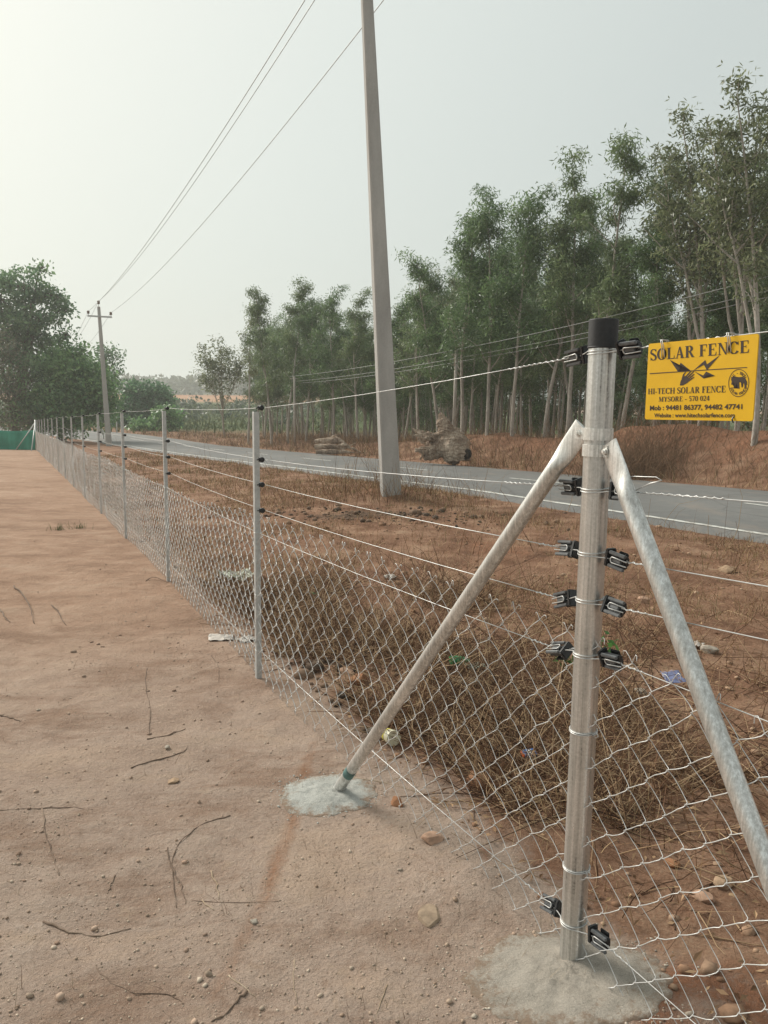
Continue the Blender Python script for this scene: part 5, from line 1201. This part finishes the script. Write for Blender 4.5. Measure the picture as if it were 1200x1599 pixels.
# match carton
c = ground(826, 1194)+[0, 0, .05]; rt2 = empty('small_carton', c, 'small blue carton with an orange end lying in the weeds', 'carton')
rot = np.array(Matrix.Rotation(.35, 3, 'Z')@Matrix.Rotation(.25, 3, 'X')); m = MB(c); m.box(c, (.062, .04, .016), rot); bevel(m.build('sleeve', M['blue'], rt2), .0015, 1)
m = MB(c); m.box(c+rot@np.array([-.031, 0, 0]), (.012, .034, .0125), rot); bevel(m.build('tray_end', M['orange'], rt2), .001, 1)
m = MB(c); m.box(c+rot@np.array([.005, 0, .0078]), (.018, .03, .001), rot); m.build('printed_patch', M['white'], rt2)
# stones one can tell apart
def stone(px, py, s, col, label, seed, flat=.6, Y0=.6):
    c = ground(px, py, Y0); rg = np.random.default_rng(seed); d = ICO3*(1+.5*fbm(ICO3[:, 0]*1.3+seed+ICO3[:, 2], ICO3[:, 1]*1.3-ICO3[:, 2]*1.1, seed, 4)[:, None])
    for _ in range(11):
        nn = rg.normal(0, 1, 3); nn /= np.linalg.norm(nn); ex = d@nn; lim = rg.uniform(.55, .85); d = d-np.maximum(ex-lim, 0)[:, None]*nn*.93
    d = d*(1+.1*fbm(d[:, 0]*5+d[:, 2]*4, d[:, 1]*5+seed, seed+3, 3)[:, None])
    a = rg.uniform(0, 6.28); d = d*np.array([1.15, .9, flat]); d = np.stack([d[:, 0]*math.cos(a)-d[:, 1]*math.sin(a), d[:, 0]*math.sin(a)+d[:, 1]*math.cos(a), d[:, 2]], -1)
    return put(mk('stone', c+d*s+[0, 0, s*flat*.3], [ICO3F], M['stone'], smooth=False, cols={'Col': np.tile(np.array(col)*1., (len(d), 1))}), label, 'stone', 'stones lying about the fence')
pk_, tn, gy, rd = (.42, .27, .19), (.36, .25, .165), (.4, .35, .29), (.3, .15, .08)
for a in ((676, 1318, .038, pk_, 'pinkish stone on the bare soil below the mesh edge', 1, .6), (270, 1222, .03, tn, 'flat tan stone half buried in the field left of the concrete patch', 2, .4), (672, 1435, .05, (.3, .225, .16), 'large flat cracked clod left of the sandy mound', 3, .22), (398, 1441, .013, gy, 'small pale pebble on the red trench line', 4, .7), (262, 1170, .016, gy, 'whitish pebble lying near the curved stick', 5, .7),
          (1098, 1408, .035, pk_, 'pink broken stone on the red earth beside the right brace', 6, .7), (1130, 1380, .04, tn, 'tan stone lodged in the weeds right of the brace', 7, .5), (1050, 1352, .028, rd, 'reddish clod at the edge of the weeds behind the mesh', 8, .6), (1000, 1115 - 30, .035, gy, 'grey stone near the blue-grey card', 9, .8),
          (1005, 945, .05, pk_, 'round pinkish stone between the second and third right insulators', 10, .8), (1135, 897, .09, tn, 'tan stone on the verge right of the brace', 11, .6), (1108, 1018, .06, gy, 'pale stone pair member on the verge right of the brace', 12, .6), (540, 1052, .05, pk_, 'pink rock behind the mesh right of the first line post', 13, .6), (560, 1068, .06, rd, 'red rock beside the pink rock behind the mesh', 14, .7), (620, 1300 - 45, .03, rd, 'brown clod right of the grey concrete patch', 15, .7)):
    stone(*a[:5], a[5], a[6])
def stick(pp, r, mat, label, lifts=None, name='stick'):
    pts = []; r = r*.5
    for k, (x, y) in enumerate(pp):
        g_ = ground(x, y); pts.append(g_+[0, 0, r*.35+(lifts[k] if lifts else 0)])
    pts = np.array(pts); n = len(pts); q = np.linspace(0, n-1, (n-1)*5+1); P_ = np.stack([np.interp(q, np.arange(n), pts[:, d_]) for d_ in range(3)], -1)
    for _ in range(3): P_[1:-1] = (P_[:-2]+2*P_[1:-1]+P_[2:])/4
    P_[1:-1] += rng.normal(0, r*.5, (len(P_)-2, 3))*[1.6, 1.6, .5]; f_ = np.linspace(0, 1, len(P_))
    m = MB(); m.tube(P_, r*(1-.6*f_)*(1+.15*rng.normal(0, 1, len(P_))), 7)
    return tag(m.build(name, mat, None, True), label, 'stick', 'dry sticks on the bare soil')
SK = [
 ([(230, 1045), (227, 1075), (236, 1110), (234, 1145)], .007, 'stick', 'dark upright-looking crooked stick below the first line post, midway to the left edge', None),
 ([(330, 1024), (343, 1042), (342, 1068)], .005, 'stick', 'short dark curved twig left of the first line post foot', None),
 ([(205, 1200), (240, 1190), (290, 1178), (300, 1150)], .006, 'stick', 'thin hooked brown stick above the half-buried tan stone', None),
 ([(230, 1155), (262, 1150), (290, 1140)], .009, 'stick', 'thick short brown stick at the foot of the crooked dark stick', None),
 ([(0, 1268), (60, 1267), (110, 1263), (145, 1267)], .006, 'stick', 'long straight grey stick lying across at the left edge', None),
 ([(66, 1264), (72, 1310), (85, 1345), (93, 1370)], .006, 'stick', 'dark stick crossing the long grey one and pointing down', None),
 ([(360, 1277), (310, 1290), (272, 1325), (268, 1370), (276, 1420)], .0055, 'stick', 'long arched brown twig in the lower field, bending like a bow', None),
 ([(262, 1330), (268, 1360), (285, 1385), (290, 1415)], .0055, 'stick', 'second dark twig standing beside the bow-shaped one', None),
 ([(330, 1362), (338, 1385), (342, 1405)], .006, 'straw', 'short pale stick right of the bow-shaped twig', None),
 ([(316, 1410), (335, 1428)], .005, 'straw', 'very short pale stick below the other short pale one', None),
 ([(300, 1411), (360, 1411), (435, 1412)], .003, 'stick', 'straight thin dark twig crossing the red trench line', None),
 ([(68, 1440), (110, 1462), (150, 1470), (205, 1455)], .007, 'stick', 'long dark curved branch at lower left, sagging like a smile', None),
 ([(138, 1480), (155, 1525), (200, 1555), (265, 1560), (288, 1572)], .0045, 'stick', 'long wavy grey root below the smile-shaped branch', None),
 ([(358, 1527), (380, 1545), (400, 1568)], .0045, 'straw', 'pale straight splinter at the bottom edge near the trench line', None),
 ([(460, 1500), (457, 1540), (465, 1575)], .0035, 'straw', 'pale forked root at the bottom, midway to the sandy mound', None),
 ([(605, 1540), (592, 1575), (585, 1597)], .003, 'straw', 'thin pale straw at the bottom edge left of the sandy mound', None),
 ([(385, 1557), (360, 1578), (330, 1597)], .008, 'stick', 'thick dark stick cut by the bottom edge', None),
 ([(22, 915), (40, 935), (48, 955), (54, 975)], .012, 'stick', 'dark curved twig standing in the field at the left edge', [0, .02, .02, 0]),
 ([(80, 945), (88, 955), (104, 978)], .010, 'stick', 'crooked dark twig right of the curved one in the mid field', [.0, .02, 0]),
 ([(0, 952), (8, 965), (16, 972)], .012, 'stick', 'dark stub of a branch touching the left edge', None),
 ([(228, 910), (240, 906), (262, 912)], .008, 'stick', 'arched twig by the mesh foot near the second line post', [0, .03, 0]),
 ([(0, 1118), (18, 1124), (32, 1128)], .009, 'stick', 'short dark stick at the left edge beside the bare field', None),
 ([(180, 1368), (172, 1385), (168, 1400)], .006, 'stick', 'short bent grey twig in the lower left field', None),
 ([(548, 1216), (600, 1222), (680, 1245), (718, 1290)], .006, 'straw', 'long pale branch lying under the mesh right of the concrete patch', None),
 ([(770, 1240), (850, 1215), (880, 1205)], .007, 'straw', 'pale stick pointing at the corner pipe from the left', [.05, .1, .14]),
]
for (pp, r, mt, lb, lf) in SK: stick(pp, r, M[mt], lb, lf)
# green tufts on the field and a green sprig behind the post
for k, (px, py, lb) in enumerate(((92, 828, 'small green grass tuft in the field, left of its twin'), (126, 826, 'small green grass tuft in the field, nearer the fence'))):
    g_ = ground(px, py, 3); P = g_[:2]+rng.normal(0, .05, (45, 2)); put(blades('grass_tuft', P, rng.uniform(.04, .14, 45), colmix(45, (.05, .08, .025), (.13, .14, .06)), .4, .006), lb, 'grass tuft', 'green tufts on the bare field')
def sprig(px, py, n, hgt_, label, Y0=.6):
    g_ = ground(px, py, Y0); m = MB(g_); rt3 = empty('green_sprig', g_, label, 'plant')
    cl = []
    for k in range(4):
        a = rng.uniform(0, 6.28); e = g_+np.array([math.cos(a)*.05, math.sin(a)*.05, hgt_*rng.uniform(.6, 1.)]); m.tube([g_, (g_+e)/2+[0, 0, .02], e], [.003, .0025, .0015], 5, False); cl += [e, (g_+e)/2]
    m.build('stem', M['stick'], rt3, True); V, q, cc = leafset(np.array(cl), n, np.full(len(cl), .025), .055, .026, colmix(len(cl), (.06, .16, .04), (.12, .26, .07)), -.2)
    mk('leaves', V, [q], M['leaf'], rt3, cols={'Col': cc}, org=g_)
sprig(940, 1050, 5, .22, 'bright green sprig growing right behind the corner pipe'); sprig(884, 1046, 4, .12, 'dull green weed just left of the corner pipe, behind the mesh')

# ------------------------------------------------------------------ air, sky and sun
SUNAZ, SUNEL = R(-52), R(36)                               # left of the view, hazy
sd = np.array([math.sin(SUNAZ)*math.cos(SUNEL), math.cos(SUNAZ)*math.cos(SUNEL), math.sin(SUNEL)])
HAZE = 0.0012
if HAZE:
    m = MB(); m.box((0, 430, 9), (2000, 1080, 42)); t = NT('haze_air')
    vol = t.n('ShaderNodeVolumePrincipled', {'Color': (.93, .96, .94), 'Density': HAZE, 'Anisotropy': .25}); t.t.links.new(vol.outputs[0], t.out.inputs['Volume'])
    tag(m.build('haze', t.m), None, None, None, 'stuff')
w = bpy.data.worlds.new('World'); scene.world = w; w.use_nodes = True; nt = w.node_tree; nt.nodes.clear()
def N(tp, **kw):
    n_ = nt.nodes.new(tp)
    for k, v in kw.items(): setattr(n_, k, v)
    return n_
out = N('ShaderNodeOutputWorld'); bg = N('ShaderNodeBackground'); nt.links.new(bg.outputs[0], out.inputs[0])
sky = N('ShaderNodeTexSky', sky_type='NISHITA'); sky.sun_disc = False; sky.sun_elevation = SUNEL; sky.sun_rotation = SUNAZ; sky.dust_density = 6; sky.air_density = 1.5
tc = N('ShaderNodeTexCoord'); dot = N('ShaderNodeVectorMath', operation='DOT_PRODUCT'); nt.links.new(tc.outputs['Generated'], dot.inputs[0]); dot.inputs[1].default_value = tuple(sd)
rmp = N('ShaderNodeValToRGB'); nt.links.new(dot.outputs['Value'], rmp.inputs[0])
el = rmp.color_ramp.elements; el[0].position = 0.0; el[0].color = (4.9, 5.35, 5.2, 1); el[1].position = 1.; el[1].color = (8.3, 8.5, 7.9, 1)
for p_, c_ in ((.45, (5.7, 6.2, 6.0)), (.72, (6.9, 7.35, 6.95)), (.9, (7.9, 8.2, 7.6))):
    e = rmp.color_ramp.elements.new(p_); e.color = (*c_, 1)
mx = N('ShaderNodeMix', data_type='RGBA'); mx.inputs[0].default_value = .9; nt.links.new(sky.outputs[0], mx.inputs[6]); nt.links.new(rmp.outputs[0], mx.inputs[7]); nt.links.new(mx.outputs[2], bg.inputs[0]); bg.inputs[1].default_value = .088
sun = bpy.data.lights.new('sun', 'SUN'); sun.energy = 3.2; sun.angle = R(24); sun.color = (1, .95, .86); so = bpy.data.objects.new('sun', sun); COL.objects.link(so)
so.rotation_euler = Vector(tuple(-sd)).to_track_quat('-Z', 'Y').to_euler()
scene.view_settings.view_transform = 'Standard'; scene.view_settings.look = 'None'; scene.view_settings.exposure = .36; scene.view_settings.gamma = 1
scene.cycles.use_denoising = True if hasattr(scene.cycles, 'use_denoising') else False
scene.cycles.max_bounces = 6; scene.cycles.volume_bounces = 1; scene.cycles.transparent_max_bounces = 8
